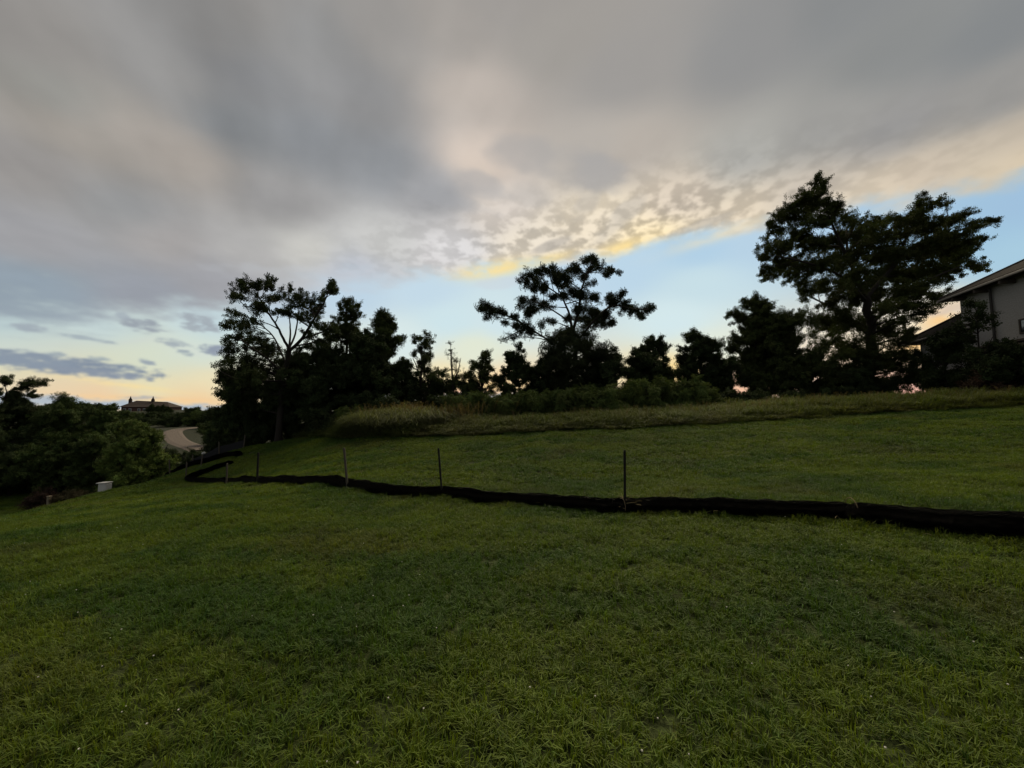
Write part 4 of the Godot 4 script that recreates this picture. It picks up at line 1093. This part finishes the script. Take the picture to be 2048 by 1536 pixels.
# ------------------------------------------------------------------ filter sock and stakes
func sock_mesh(path: Array, r0: float, sd: int) -> ArrayMesh:
	var n := FastNoiseLite.new()
	n.seed = sd
	n.frequency = 1.0
	n.fractal_octaves = 3
	var line := PackedVector2Array()
	for k in path.size() - 1:
		var g := func(u: int) -> Vector2: return Vector2(path[clampi(u, 0, path.size() - 1)][0], path[clampi(u, 0, path.size() - 1)][1])
		var l: float = g.call(k).distance_to(g.call(k + 1))
		var steps := maxi(2, int(l / 0.05))
		for s in steps:
			line.append(g.call(k).cubic_interpolate(g.call(k + 1), g.call(k - 1), g.call(k + 2), float(s) / steps))
	line.append(Vector2(path[-1][0], path[-1][1]))
	var b := MB.new()
	var sides := 22
	var run := 0.0
	var count := line.size()
	for j in count:
		var p := line[j]
		if j > 0:
			run += p.distance_to(line[j - 1])
		var t2 := (line[mini(j + 1, count - 1)] - line[maxi(j - 1, 0)]).normalized()
		var wob := n.get_noise_2d(run * 0.7, 3.0) * 0.05
		p += t2.orthogonal() * wob
		var rr := r0 * (1.0 + 0.16 * n.get_noise_2d(run * 1.1, 20.0) + 0.06 * n.get_noise_2d(run * 5.0, 60.0))
		var end := minf(j, count - 1 - j) * 0.05
		rr *= clampf(0.25 + sqrt(clampf(end / 0.25, 0, 1)) * 0.75, 0, 1)
		var h := rr * (0.86 + 0.08 * n.get_noise_2d(run * 1.7, 90.0))
		var c := on_land(p.x, p.y, h * 0.8)
		var tan := Vector3(t2.x, 0, -t2.y)
		tan.y = land(p.x + t2.x * 0.2, p.y + t2.y * 0.2) - land(p.x, p.y)
		tan = (tan * Vector3(1, 5, 1)).normalized()
		var side := tan.cross(Vector3.UP).normalized()
		var up := side.cross(tan)
		for s in sides:
			var a := TAU * s / sides
			var wr := 1.0 + 0.035 * n.get_noise_3d(run * 9.0 + sin(a) * 1.5, cos(a) * 2.0, 5.0) + 0.02 * n.get_noise_3d(run * 26.0, cos(a) * 6.0, sin(a) * 6.0)
			var fy := sin(a) * h * wr
			if fy < -h * 0.75:
				fy = lerpf(fy, -h * 0.75, 0.7)
			b.v.append(c + side * cos(a) * rr * 1.1 * wr + up * fy)
	for j in count:
		for s in sides:
			var e := b.v[j * sides + (s + 1) % sides] - b.v[j * sides + (s + sides - 1) % sides]
			var f := b.v[mini(j + 1, count - 1) * sides + s] - b.v[maxi(j - 1, 0) * sides + s]
			b.n.append(f.cross(e).normalized())
	for j in count - 1:
		for s in sides:
			var a := j * sides + s
			var q := j * sides + (s + 1) % sides
			b.i.append(a); b.i.append(a + sides); b.i.append(q)
			b.i.append(q); b.i.append(a + sides); b.i.append(q + sides)
	for e in 2:
		var j := (count - 1) * e
		var mid := Vector3.ZERO
		for s in sides:
			mid += b.v[j * sides + s]
		for s in sides:
			b.tri(mid / sides, b.v[j * sides + s], b.v[j * sides + (s + 1) % sides])
	return b.mesh(M.sock)

func loop_round(b: MB, x: float, d: float, dir: Vector2, r: float, thick: float) -> void:
	# a cord tied over the sock at (x, d), crossing it along dir
	var p := PackedVector3Array()
	var side := Vector3(dir.x, 0, -dir.y)
	var c := on_land(x, d, r * 0.72)
	for k in 15:
		var a := lerpf(-0.35, PI + 0.35, k / 14.0)
		p.append(c + side * cos(a) * (r * 1.13) + Vector3(0, sin(a) * (r * 0.93), 0))
	b.tube(p, taper(p.size(), thick, thick), 6, true)

func stake(label: String, x: float, d: float, h: float, wide: float, lean: Vector2, m: Material, group := "stakes holding the filter sock") -> Node3D:
	var o := thing("wooden_stake", label, "stake", on_land(x, d), group)
	var b := MB.new()
	var top := Vector3(lean.x, h, lean.y)
	var w := wide * 0.5
	var prev := []
	for lv in [[-0.25, 0.55], [-0.02, 1.0], [h * 0.5, 0.97], [h - 0.03, 1.0], [h, 0.78]]:
		var y: float = lv[0]
		var k: float = lv[1] * w
		var c := top * (y / h) + Vector3(rng.randf_range(-1, 1), 0, rng.randf_range(-1, 1)) * 0.002
		c.y = y
		var ring := []
		for q in [[-1, -0.7], [-0.7, -1], [0.7, -1], [1, -0.7], [1, 0.7], [0.7, 1], [-0.7, 1], [-1, 0.7]]:
			ring.append(c + Vector3(q[0] * k, 0, q[1] * k))
		if prev:
			for s in 8:
				b.quad(prev[s], ring[s], ring[(s + 1) % 8], prev[(s + 1) % 8])
		prev = ring
	for s in range(1, 7):
		b.tri(prev[0], prev[s], prev[s + 1])
	part("shaft", b.mesh(m), o)
	return o

func make_socks() -> void:
	var near := [[11.0, -0.6], [8.6, 1.2], [6.7, 2.5]]
	var far := []
	for k in SOCK_PATH.size():
		if k <= 4:
			near.append(SOCK_PATH[k])
		if k >= 4:
			far.append(SOCK_PATH[k])
	near[-1] = [near[-1][0] - 0.12, near[-1][1] + 0.05]
	far[0] = [far[0][0] + 0.1, far[0][1] + 0.02]
	far[-1] = [-13.6, 16.8]
	far.append_array([[-14.35, 17.35], [-14.5, 17.95], [-14.3, 18.6], [-13.9, 19.4]])
	var a := single("filter_sock", sock_mesh(near, 0.155, 4), "thick black mesh filter sock cut by the right edge of the picture", "filter sock", Transform3D.IDENTITY, "black filter socks laid across the slope")
	var b := single("filter_sock", sock_mesh(far, 0.135, 8), "long black mesh filter sock winding across the middle of the lawn", "filter sock", Transform3D.IDENTITY, "black filter socks laid across the slope")
	single("filter_sock", sock_mesh([[-14.2, 20.3], [-15.2, 20.7], [-16.3, 20.6], [-17.4, 20.8], [-18.4, 20.6]], 0.17, 9), "short far filter sock beyond the bend, by the dark silt fence", "filter sock", Transform3D.IDENTITY, "black filter socks laid across the slope")
	var t := MB.new()
	var sp: Array = SOCK_PATH[4]
	loop_round(t, sp[0] - 0.02, sp[1] + 0.02, Vector2(0.35, 0.94), 0.16, 0.0035)
	part("tie_cord", t.mesh(M.twine), a)
	stake("dark wooden stake nearest the camera with twine and straw at its foot", 1.76, 6.12, 0.97, 0.034, Vector2(0.015, 0.0), M.wood_dark)
	stake("dark wooden stake leaning left, second from the camera", -1.39, 7.8, 0.97, 0.036, Vector2(-0.09, 0.0), M.wood_dark)
	stake("weathered brown stake leaning left with a pale foot, third from the camera", -3.68, 8.75, 0.92, 0.045, Vector2(-0.1, 0.02), M.wood_grey)
	stake("dark upright stake, fourth from the camera", -7.74, 11.85, 0.94, 0.05, Vector2(0, 0), M.wood_dark)
	stake("grey stake, fifth from the camera, near the bend of the sock", -10.45, 14.3, 0.78, 0.05, Vector2(-0.02, 0), M.wood_grey)
	stake("thin grey stake standing inside the bend of the sock", -14.55, 17.4, 0.78, 0.045, Vector2(0, 0), M.wood_grey)
	var flag := stake("grey stake topped by a scrap of white plastic beyond the bend", -15.9, 19.9, 0.62, 0.05, Vector2(0.06, 0), M.wood_grey)
	var fb := MB.new()
	fb.box(Vector3(-0.06, -0.05, -0.05), Vector3(0.1, 0.05, 0.05), Transform3D(Basis(Vector3.BACK, 0.4), Vector3(0.07, 0.64, 0)), 0.03)
	part("plastic_scrap", fb.mesh(M.white_plastic), flag)
	stake("leaning grey stake on the short far sock", -17.9, 20.4, 0.85, 0.05, Vector2(-0.08, 0), M.wood_grey)
	# twine and straw caught on the nearest stake
	var tw := MB.new()
	loop_round(tw, 1.79, 6.21, Vector2(0.1, 1.0), 0.148, 0.004)
	loop_round(tw, 1.72, 6.2, Vector2(-0.15, 1.0), 0.15, 0.004)
	part("tie_cord", tw.mesh(M.twine), b)
	var ss := []
	for k in 22:
		var s := MB.new()
		var q: Array = SOCK_PATH[rng.randi_range(2, 11)]
		var u: Array = SOCK_PATH[rng.randi_range(2, 11)]
		var near_stake := k < 9
		var x: float = 1.76 + rng.randfn(0, 0.16) if near_stake else q[0] + rng.randf_range(-0.6, 0.6)
		var d: float = 6.05 + rng.randfn(0, 0.04) if near_stake else q[1] + rng.randf_range(-0.32, 0.0)
		var at := on_land(x, d, rng.randf_range(0.05, 0.26) if near_stake else rng.randf_range(0.05, 0.1))
		var a2 := rng.randf() * TAU
		var e := at + Vector3(cos(a2), rng.randf_range(-0.25, 0.45), sin(a2)) * rng.randf_range(0.08, 0.2)
		s.tube(bent(at, e, 0.8, 4), taper(5, 0.0019, 0.001), 4)
		ss.append(s)
	var joined := MB.new()
	for s in ss:
		var k0 := joined.v.size()
		joined.v.append_array(s.v)
		joined.n.append_array(s.n)
		for q in s.i:
			joined.i.append(q + k0)
	single("dry_straw", joined.mesh(M.straw), "loose dry grass stems caught along the sock and the nearest stake", "straw", Transform3D.IDENTITY, "", "stuff")
	# the dark silt fence beyond the bend
	var f := thing("silt_fence", "low dark fabric silt fence at the crest beyond the bend of the sock", "fence", on_land(-18.8, 22.0))
	var base := f.position
	var cloth := MB.new()
	var fp := [[-20.2, 21.6], [-19.3, 22.0], [-18.3, 22.3], [-17.2, 22.8], [-16.2, 23.4]]
	for k in fp.size() - 1:
		for s in 6:
			var p := Vector2(lerpf(fp[k][0], fp[k + 1][0], s / 6.0), lerpf(fp[k][1], fp[k + 1][1], s / 6.0))
			var q := Vector2(lerpf(fp[k][0], fp[k + 1][0], (s + 1) / 6.0), lerpf(fp[k][1], fp[k + 1][1], (s + 1) / 6.0))
			var lo := on_land(p.x, p.y, -0.1) - base
			var hi := on_land(p.x, p.y, 0.5 - 0.06 * sin(s / 6.0 * PI)) - base
			var lo2 := on_land(q.x, q.y, -0.1) - base
			var hi2 := on_land(q.x, q.y, 0.5 - 0.06 * sin((s + 1) / 6.0 * PI)) - base
			var th := Vector3(0.01, 0, 0.012)
			cloth.quad(lo - th, hi - th, hi2 - th, lo2 - th)
			cloth.quad(lo + th, hi + th, hi2 + th, lo2 + th)
			cloth.quad(hi - th, hi + th, hi2 + th, hi2 - th)
	part("fabric", cloth.mesh(M.fabric), f)
	for p in fp:
		var pb := MB.new()
		pb.box(Vector3(-0.025, -0.2, -0.025), Vector3(0.025, 0.75 + rng.randf_range(-0.08, 0.08), 0.025), Transform3D(Basis(Vector3.BACK, rng.randf_range(-0.08, 0.08)), on_land(p[0] + 0.05, p[1] - 0.05) - base), 0.006)
		part("post", pb.mesh(M.wood_grey), f)

# ------------------------------------------------------------------ house
func make_house() -> void:
	# local axes: +x runs along the wall away from the camera, -z is out of the wall that is seen, y up
	var o := thing("house", "two-storey stucco house with stone base and low wing at the right edge", "house", Vector3(26.5, 1.9, -22.35))
	o.basis = Basis(Vector3(0.33, 0, -0.944).normalized(), Vector3.UP, Vector3(0.944, 0, 0.33).normalized())
	var main_top := 6.45
	var wing_top := 4.47
	# upper walls
	var b := MB.new()
	b.box(Vector3(-16, 3.2, 0), Vector3(0, main_top, 10))
	part("wall", b.mesh(M.stucco), o)
	b = MB.new()
	b.box(Vector3(0.004, 2.2, 0.25), Vector3(4.2, wing_top, 8))
	part("wing_wall", b.mesh(M.stucco), o)
	b = MB.new()
	b.box(Vector3(-16, -1.5, 0.06), Vector3(-0.06, 3.2, 9.9))
	b.box(Vector3(-0.05, -1.5, 0.31), Vector3(4.14, 2.2, 7.9))
	var base := part("stone_base", b.mesh(M.mortar), o)
	# stone courses on the seen faces
	var shapes := []
	for k in 6:
		var s := MB.new()
		var w := [0.42, 0.55, 0.68, 0.5, 0.36, 0.6][k] as float
		s.box(Vector3(0, 0, 0), Vector3(w - 0.025, 0.255, 0.12), Transform3D.IDENTITY, 0.02)
		shapes.append([w, s])
	var meshes := []
	for k in 6:
		for q in 5:
			meshes.append(shapes[k][1].mesh(M.stone[q]))
	var lay := func(x0: float, x1: float, y0: float, y1: float, z: float) -> void:
		var y := y0
		while y < y1 - 0.2:
			var x := x0 + rng.randf_range(0.0, 0.1)
			while x < x1 - 0.3:
				var k := rng.randi_range(0, 5)
				if x + shapes[k][0] > x1 + 0.05:
					k = 4
				part("stone", meshes[k * 5 + rng.randi_range(0, 4)], base, Transform3D(Basis.IDENTITY, Vector3(x, y, z + rng.randf_range(-0.02, 0.015))))
				x += shapes[k][0]
			y += 0.28
	lay.call(0.0, 4.15, -0.3, 2.2, 0.2)
	lay.call(-5.2, 0.0, 0.6, 3.1, -0.05)
	# ledges
	b = MB.new()
	b.box(Vector3(-16.1, 3.14, -0.1), Vector3(0.1, 3.28, 0.06), Transform3D.IDENTITY, 0.02)
	part("ledge", b.mesh(M.trim), o)
	b = MB.new()
	b.box(Vector3(0.11, 2.14, 0.1), Vector3(4.3, 2.27, 0.3), Transform3D.IDENTITY, 0.02)
	part("ledge", b.mesh(M.gutter), o)
	# roofs
	hip_roof(o, -16.6, 0.55, -0.6, 10.6, main_top, 3.1, "roof")
	hip_roof(o, -1.2, 4.95, -0.35, 8.6, wing_top, 2.9, "wing_roof")
	# downpipe, window, brackets
	b = MB.new()
	b.tube(PackedVector3Array([Vector3(-2.3, main_top - 0.05, -0.55), Vector3(-2.3, main_top - 0.25, -0.12), Vector3(-2.3, 3.3, -0.1), Vector3(-2.3, 0.4, -0.14)]), PackedFloat32Array([0.06, 0.06, 0.06, 0.06]), 8)
	part("downpipe", b.mesh(M.pipe), o)
	for w in [[-4.1, 3.5, 0.9, 0.75, -0.0], [2.2, 2.6, 1.0, 1.2, 0.25]]:
		b = MB.new()
		var x: float = w[0]
		var y: float = w[1]
		var z: float = w[4]
		b.box(Vector3(x - w[2] * 0.5, y, z - 0.05), Vector3(x - w[2] * 0.5 + 0.08, y + w[3], z + 0.04), Transform3D.IDENTITY, 0.01)
		b.box(Vector3(x + w[2] * 0.5 - 0.08, y, z - 0.05), Vector3(x + w[2] * 0.5, y + w[3], z + 0.04), Transform3D.IDENTITY, 0.01)
		b.box(Vector3(x - w[2] * 0.5 + 0.08, y + w[3] - 0.08, z - 0.045), Vector3(x + w[2] * 0.5 - 0.08, y + w[3], z + 0.04), Transform3D.IDENTITY, 0.01)
		b.box(Vector3(x - w[2] * 0.5 + 0.08, y, z - 0.045), Vector3(x + w[2] * 0.5 - 0.08, y + 0.08, z + 0.04), Transform3D.IDENTITY, 0.01)
		var fr := part("window", b.mesh(M.trim), o)
		b = MB.new()
		b.box(Vector3(x - w[2] * 0.5 + 0.08, y + 0.08, z - 0.015), Vector3(x + w[2] * 0.5 - 0.08, y + w[3] - 0.08, z - 0.005))
		part("pane", b.mesh(M.glass), fr)
	for k in 4:
		b = MB.new()
		b.box(Vector3(-0.5 - k * 1.6, main_top - 0.34, -0.62), Vector3(-0.38 - k * 1.6, main_top - 0.12, -0.003), Transform3D.IDENTITY, 0.015)
		part("eave_bracket", b.mesh(M.trim), o)

func hip_roof(o: Node3D, x0: float, x1: float, z0: float, z1: float, y: float, rise: float, called: String) -> void:
	var half := (z1 - z0) * 0.5
	var a := Vector3(x0, y, z0)
	var c := Vector3(x1, y, z0)
	var d := Vector3(x1, y, z1)
	var e := Vector3(x0, y, z1)
	var r0 := Vector3(x0 + half, y + rise, z0 + half)
	var r1 := Vector3(x1 - half, y + rise, z0 + half)
	if r1.x < r0.x:
		r0.x = (x0 + x1) * 0.5
		r1.x = r0.x
	var b := MB.new()
	b.quad(a, r0, r1, c)
	b.tri(c, r1, d)
	b.quad(d, r1, r0, e)
	b.tri(e, r0, a)
	var roof := part(called, b.mesh(M.roof), o)
	b = MB.new()
	b.quad(a + Vector3(0, -0.03, 0), c + Vector3(0, -0.03, 0), d + Vector3(0, -0.03, 0), e + Vector3(0, -0.03, 0))
	part("soffit", b.mesh(M.trim), roof)
	# rolls of tile running down the seen slopes, too fine to pick apart
	b = MB.new()
	var up: Vector3 = (r0 - Vector3(r0.x, y, z0))
	var slope := up.normalized()
	var nrm := Vector3(0, -slope.z, slope.y).normalized() * -1.0
	var x := x0 + 0.1
	while x < x1:
		var t := clampf(minf((x - x0) / half, (x1 - x) / half), 0.0, 1.0)
		var foot := Vector3(x, y, z0) + Vector3(0, 0.01, 0)
		var head := foot + up * t
		if t > 0.02:
			b.tube(PackedVector3Array([foot, foot.lerp(head, 0.5), head]), PackedFloat32Array([0.05, 0.05, 0.05]), 5, true)
		x += 0.24
	var row := 0.0
	var z := z0 + 0.1
	var up2: Vector3 = r1 - Vector3(x1, y, r1.z)
	while z < z1:
		var t := clampf(minf((z - z0) / half, (z1 - z) / half), 0.0, 1.0)
		var foot := Vector3(x1, y + 0.01, z)
		var head := foot + up2 * t
		if t > 0.02:
			b.tube(PackedVector3Array([foot, head]), PackedFloat32Array([0.05, 0.05]), 5, true)
		z += 0.24
	var tiles := part("tile_rolls", b.mesh(M.roof), roof)
	tiles.set_meta("kind", "stuff")
	b = MB.new()
	b.tube(PackedVector3Array([c + Vector3(0, 0.06, 0), r1 + Vector3(0, 0.06, 0), r0 + Vector3(0, 0.06, 0), a + Vector3(0, 0.06, 0)]), PackedFloat32Array([0.08, 0.08, 0.08, 0.08]), 7)
	part("ridge_cap", b.mesh(M.roof), roof)
	b = MB.new()
	b.box(Vector3(x0, y - 0.14, z0 - 0.1), Vector3(x1 + 0.1, y - 0.02, z0 - 0.003), Transform3D.IDENTITY, 0.02)
	b.box(Vector3(x1 + 0.003, y - 0.14, z0), Vector3(x1 + 0.1, y - 0.02, z1), Transform3D.IDENTITY, 0.02)
	part("gutter", b.mesh(M.gutter), roof)

func make_far_house() -> void:
	var o := thing("distant_house", "large red-brick house with dark hipped roof on the far hill", "house", Vector3(-238.0, 0.0, -252.0))
	o.rotation.y = 0.15
	var g := land(-238.0, 252.0)
	o.position.y = maxf(g, -2.0)
	var y0 := 1.5 - o.position.y
	var b := MB.new()
	b.box(Vector3(-11, -4, -6), Vector3(16, y0 + 2.6, 6))
	part("wall", b.mesh(M.brick), o)
	b = MB.new()
	var e := y0 + 2.6
	b.quad(Vector3(-12, e, 7), Vector3(-7, e + 4.2, 0), Vector3(11, e + 3.4, 0), Vector3(17, e, 7))
	b.tri(Vector3(17, e, 7), Vector3(11, e + 3.4, 0), Vector3(17, e, -7))
	b.quad(Vector3(17, e, -7), Vector3(11, e + 3.4, 0), Vector3(-7, e + 4.2, 0), Vector3(-12, e, -7))
	b.tri(Vector3(-12, e, -7), Vector3(-7, e + 4.2, 0), Vector3(-12, e, 7))
	var roof := part("roof", b.mesh(M.far_roof), o)
	for x in [-10.5, 2.5]:
		b = MB.new()
		b.box(Vector3(x - 0.7, e + 1.0, -0.7), Vector3(x + 0.7, e + 4.9, 0.7), Transform3D.IDENTITY, 0.1)
		b.tube(PackedVector3Array([Vector3(x, e + 4.8, 0), Vector3(x, e + 5.8, 0), Vector3(x, e + 7.2, 0)]), PackedFloat32Array([0.9, 0.4, 0.05]), 8)
		part("spire", b.mesh(M.far_roof), roof)
	for x in [-9.0, -6.0, -1.0, 2.0, 6.0, 9.0, 13.0]:
		b = MB.new()
		b.box(Vector3(x - 0.8, y0 - 0.4, 5.9), Vector3(x + 0.8, y0 + 1.7, 6.12), Transform3D.IDENTITY, 0.05)
		var f := part("window", b.mesh(M.far_trim), o)
		b = MB.new()
		b.box(Vector3(x - 0.6, y0 - 0.2, 6.1), Vector3(x + 0.6, y0 + 1.5, 6.15))
		part("pane", b.mesh(M.glass), f)

# ------------------------------------------------------------------ brush and small things
func make_brush() -> void:
	# shrubs between the tall grass and the trees
	var rows := [
		# x, depth, height, width, tint
		[-11.5, 23.2, 1.0, 1.8, 0], [-10.0, 22.8, 1.1, 1.7, 0], [-9.0, 22.0, 1.2, 1.6, 1], [-7.6, 22.6, 1.5, 2.0, 0], [-4.0, 21.8, 1.5, 2.0, 0],
		[-3.0, 21.4, 1.6, 2.0, 1], [-1.6, 21.6, 1.75, 2.2, 1], [-0.2, 21.0, 1.6, 2.0, 1], [1.2, 21.2, 1.75, 2.2, 1], [2.6, 20.8, 1.7, 2.0, 1], [3.8, 21.4, 1.9, 2.2, 1], [5.2, 20.8, 1.7, 2.2, 1], [6.4, 21.2, 2.0, 2.2, 1], [7.6, 20.6, 2.0, 2.2, 1], [8.6, 21.2, 2.0, 2.0, 1], [9.6, 20.8, 1.7, 2.0, 1], [10.8, 21.6, 1.3, 1.8, 1], [12.6, 22.4, 1.0, 1.6, 0], [14.6, 23.0, 0.9, 1.8, 0], [17.4, 23.6, 0.8, 1.8, 0], [20.0, 23.6, 0.8, 1.8, 0]]
	var nth := ["first", "second", "third", "fourth", "fifth", "sixth", "seventh", "eighth", "ninth", "tenth", "eleventh", "twelfth", "thirteenth"]
	var counts := [0, 0]
	for r in rows:
		var leafy: bool = r[4] == 1
		var label := ("%s leafy shrub of the thicket counted from the rank tall grass" if leafy else "%s low dark shrub counted along the ridge trees from the pale trunk") % nth[counts[r[4]]]
		counts[r[4]] += 1
		var o := thing("shrub", label, "shrub", on_land(r[0], r[1]), "leafy shrubs of the thicket" if leafy else "low dark shrubs under the ridge trees")
		var limbs := []
		for k in 5:
			var a := TAU * k / 5.0 + rng.randf_range(-0.5, 0.5)
			var q: Vector3 = Vector3(cos(a), 0, sin(a)) * float(r[3]) * 0.3
			limbs.append([0.022, 0.008, q.x * 0.1, 0, q.z * 0.1, q.x * 0.6, r[2] * 0.4, q.z * 0.6, q.x, r[2] * 0.8, q.z])
		var env := envelope([[0, r[2] * 0.52, 0, r[3] * 0.5, r[2] * 0.42, r[3] * 0.42, 16, 0.3], [0, r[2] * 0.85, 0, r[3] * 0.42, r[2] * 0.14, r[3] * 0.36, 9, 0.22]])
		grow_tree(o, limbs, env, "pinnate" if leafy else "broad", Color(0.08, 0.11, 0.03) if leafy else Color(0.035, 0.05, 0.018), 0.75 if leafy else 1.2, {"droop": 0.1, "size": 0.85})
		o.get_child(0).name = "stems"
		o.get_child(1).name = "foliage"

func make_valley() -> void:
	var hedge := [[-33.9, 28.2, 1.5, 1.9, "dark reddish rounded bush at the lower lawn's edge", 0], [-32.3, 28.8, 1.15, 2.2, "long low hedge plant beside the reddish bush", 1], [-30.6, 29.4, 1.2, 2.2, "low hedge plant between the reddish bush and the white box", 1]]
	for h in hedge:
		var o := thing("hedge_bush", h[4], "bush", on_land(h[0], h[1]), "low bushes on the lower lawn")
		var limbs := []
		for k in 4:
			var a := TAU * k / 4.0
			limbs.append([0.03, 0.01, 0, 0, 0, cos(a) * 0.3, h[2] * 0.4, sin(a) * 0.3, cos(a) * 0.5, h[2] * 0.7, sin(a) * 0.5])
		grow_tree(o, limbs, envelope([[0, h[2] * 0.5, 0, h[3] * 0.45, h[2] * 0.42, h[3] * 0.4, 30, 0.34]]), "small", Color(0.04, 0.024, 0.02) if h[5] == 0 else Color(0.045, 0.04, 0.022), 1.0, {})
		o.get_child(0).name = "stems"
		o.get_child(1).name = "foliage"
	var post := thing("marker_post", "pale wooden post in front of the reddish bush", "post", on_land(-32.6, 27.6))
	var b := MB.new()
	b.box(Vector3(-0.09, -0.3, -0.09), Vector3(0.09, 1.15, 0.09), Transform3D(Basis(Vector3.BACK, 0.03), Vector3.ZERO), 0.02)
	part("shaft", b.mesh(M.wood_pale), post)
	b = MB.new()
	b.box(Vector3(-0.11, 1.13, -0.11), Vector3(0.11, 1.2, 0.11), Transform3D(Basis(Vector3.BACK, 0.03), Vector3.ZERO), 0.025)
	part("cap", b.mesh(M.wood_pale), post)
	var box := thing("utility_box", "small white utility box at the crest of the slope", "box", on_land(-18.75, 18.0))
	b = MB.new()
	b.box(Vector3(-0.19, -0.4, -0.15), Vector3(0.19, 0.88, 0.15), Transform3D.IDENTITY, 0.03)
	part("cabinet", b.mesh(M.white_plastic), box)
	b = MB.new()
	b.box(Vector3(-0.22, 0.883, -0.18), Vector3(0.22, 0.93, 0.18), Transform3D(Basis(Vector3.BACK, 0.04), Vector3.ZERO), 0.02)
	part("lid", b.mesh(M.white_plastic), box)
	var slab := thing("stone_slab", "pale flat stone slab on the lower lawn behind the hedge", "stone slab", on_land(-37.6, 33.0))
	b = MB.new()
	b.box(Vector3(-0.8, 0.0, -0.5), Vector3(0.8, 0.22, 0.5), Transform3D(Basis(Vector3.BACK, 0.06), Vector3.ZERO), 0.07)
	b.box(Vector3(-0.35, 0.2, -0.3), Vector3(0.3, 0.34, 0.3), Transform3D(Basis(Vector3.BACK, -0.1), Vector3.ZERO), 0.06)
	part("stone", b.mesh(M.slab), slab)

func make_trees() -> void:
	var oak := thing("crooked_tree", "tall crooked open-crowned tree with a pale trunk at the lawn's edge", "tree", on_land(-14.39, 24.0), "trees along the ridge behind the lawn")
	grow_tree(oak, OAK_LIMBS, OAK_CLUMPS, "broad", Color(0.034, 0.048, 0.016), 0.68, {})
	var locust := thing("layered_tree", "flat-layered tree with wide side limbs in the middle of the ridge", "tree", on_land(4.42, 27.0), "trees along the ridge behind the lawn")
	locust.position.y = 2.37
	grow_tree(locust, LOCUST_LIMBS, LOCUST_CLUMPS, "pinnate", Color(0.03, 0.04, 0.016), 0.42, {"droop": 0.35, "size": 0.72})
	var big := thing("windblown_tree", "biggest tree of the ridge, crown blown towards the house", "tree", on_land(26.1, 28.0), "trees beside the house")
	big.position.y = 2.18
	grow_tree(big, BIG_LIMBS, BIG_CLUMPS, "broad", Color(0.055, 0.07, 0.018), 0.8, {"wind": Vector3(0.45, 0.1, 0)})
	for t in TREES:
		var x: float = t[3]
		var d: float = t[4]
		var h: float = maxf(t[5] - land(x, d), 1.2)
		if t[10].get("cone", false):
			var o := thing(t[0], t[1], "tree", on_land(x, d), t[2])
			var cl := []
			for k in 26:
				var f := (k + 0.5) / 26.0
				var a := k * 2.4
				var r: float = t[6] * 0.5 * (1.0 - f)
				cl.append([cos(a) * r, h * (0.08 + 0.9 * f), sin(a) * r, 0.3 + 0.9 * (1.0 - f)])
			grow_tree(o, [[0.16, 0.03, 0, 0, 0, 0, h * 0.5, 0, 0, h * 0.97, 0]], cl, t[7], t[8], t[9], t[10])
		else:
			plain_tree(t[0], t[1], t[2], x, d, h, t[6], t[7], t[8], t[9], t[10])

# ------------------------------------------------------------------ everything
func _ready() -> void:
	var cam := Camera3D.new()
	cam.name = "camera"
	cam.fov = 89.93
	cam.near = 0.05
	cam.far = 6000.0
	add_child(cam)
	cam.position = Vector3(0, 1.6, 0)
	cam.rotation_degrees = Vector3(4.0, 0, 0)
	cam.current = true
	var env := Environment.new()
	env.background_mode = Environment.BG_SKY
	var sky := Sky.new()
	var sm := PanoramaSkyMaterial.new()
	sm.panorama = make_sky()
	sky.sky_material = sm
	env.sky = sky
	env.background_energy_multiplier = 1.0
	env.tonemap_mode = Environment.TONE_MAPPER_LINEAR
	env.tonemap_exposure = 1.0
	env.sdfgi_enabled = true
	env.ssao_enabled = true
	env.ssil_enabled = true
	var we := WorldEnvironment.new()
	we.name = "world_environment"
	we.environment = env
	add_child(we)
	# the sun stands behind the cloud over the ridge: broad, soft, slightly warm light from that side
	var sun := DirectionalLight3D.new()
	sun.name = "sun"
	sun.light_color = Color(1.0, 0.94, 0.8)
	sun.light_energy = 1.05
	sun.light_angular_distance = 40.0
	sun.shadow_enabled = true
	add_child(sun)
	sun.rotation_degrees = Vector3(-48.0, 180.0 - 12.0, 0)

	rng.seed = 20240611
	bump.seed = 5
	bump.frequency = 0.45
	bump.fractal_octaves = 2
	far_noise.seed = 8
	far_noise.frequency = 0.008
	tint_noise.seed = 31
	tint_noise.frequency = 0.35
	tint_noise.fractal_octaves = 3
	tint_fine.seed = 37
	tint_fine.frequency = 1.3
	tint_fine.fractal_octaves = 2
	solve_terrain()
	make_materials()
	make_sprays()
	make_ground()
	make_house()
	make_far_house()
	make_trees()
	make_brush()
	make_valley()
	make_socks()
	make_grass()
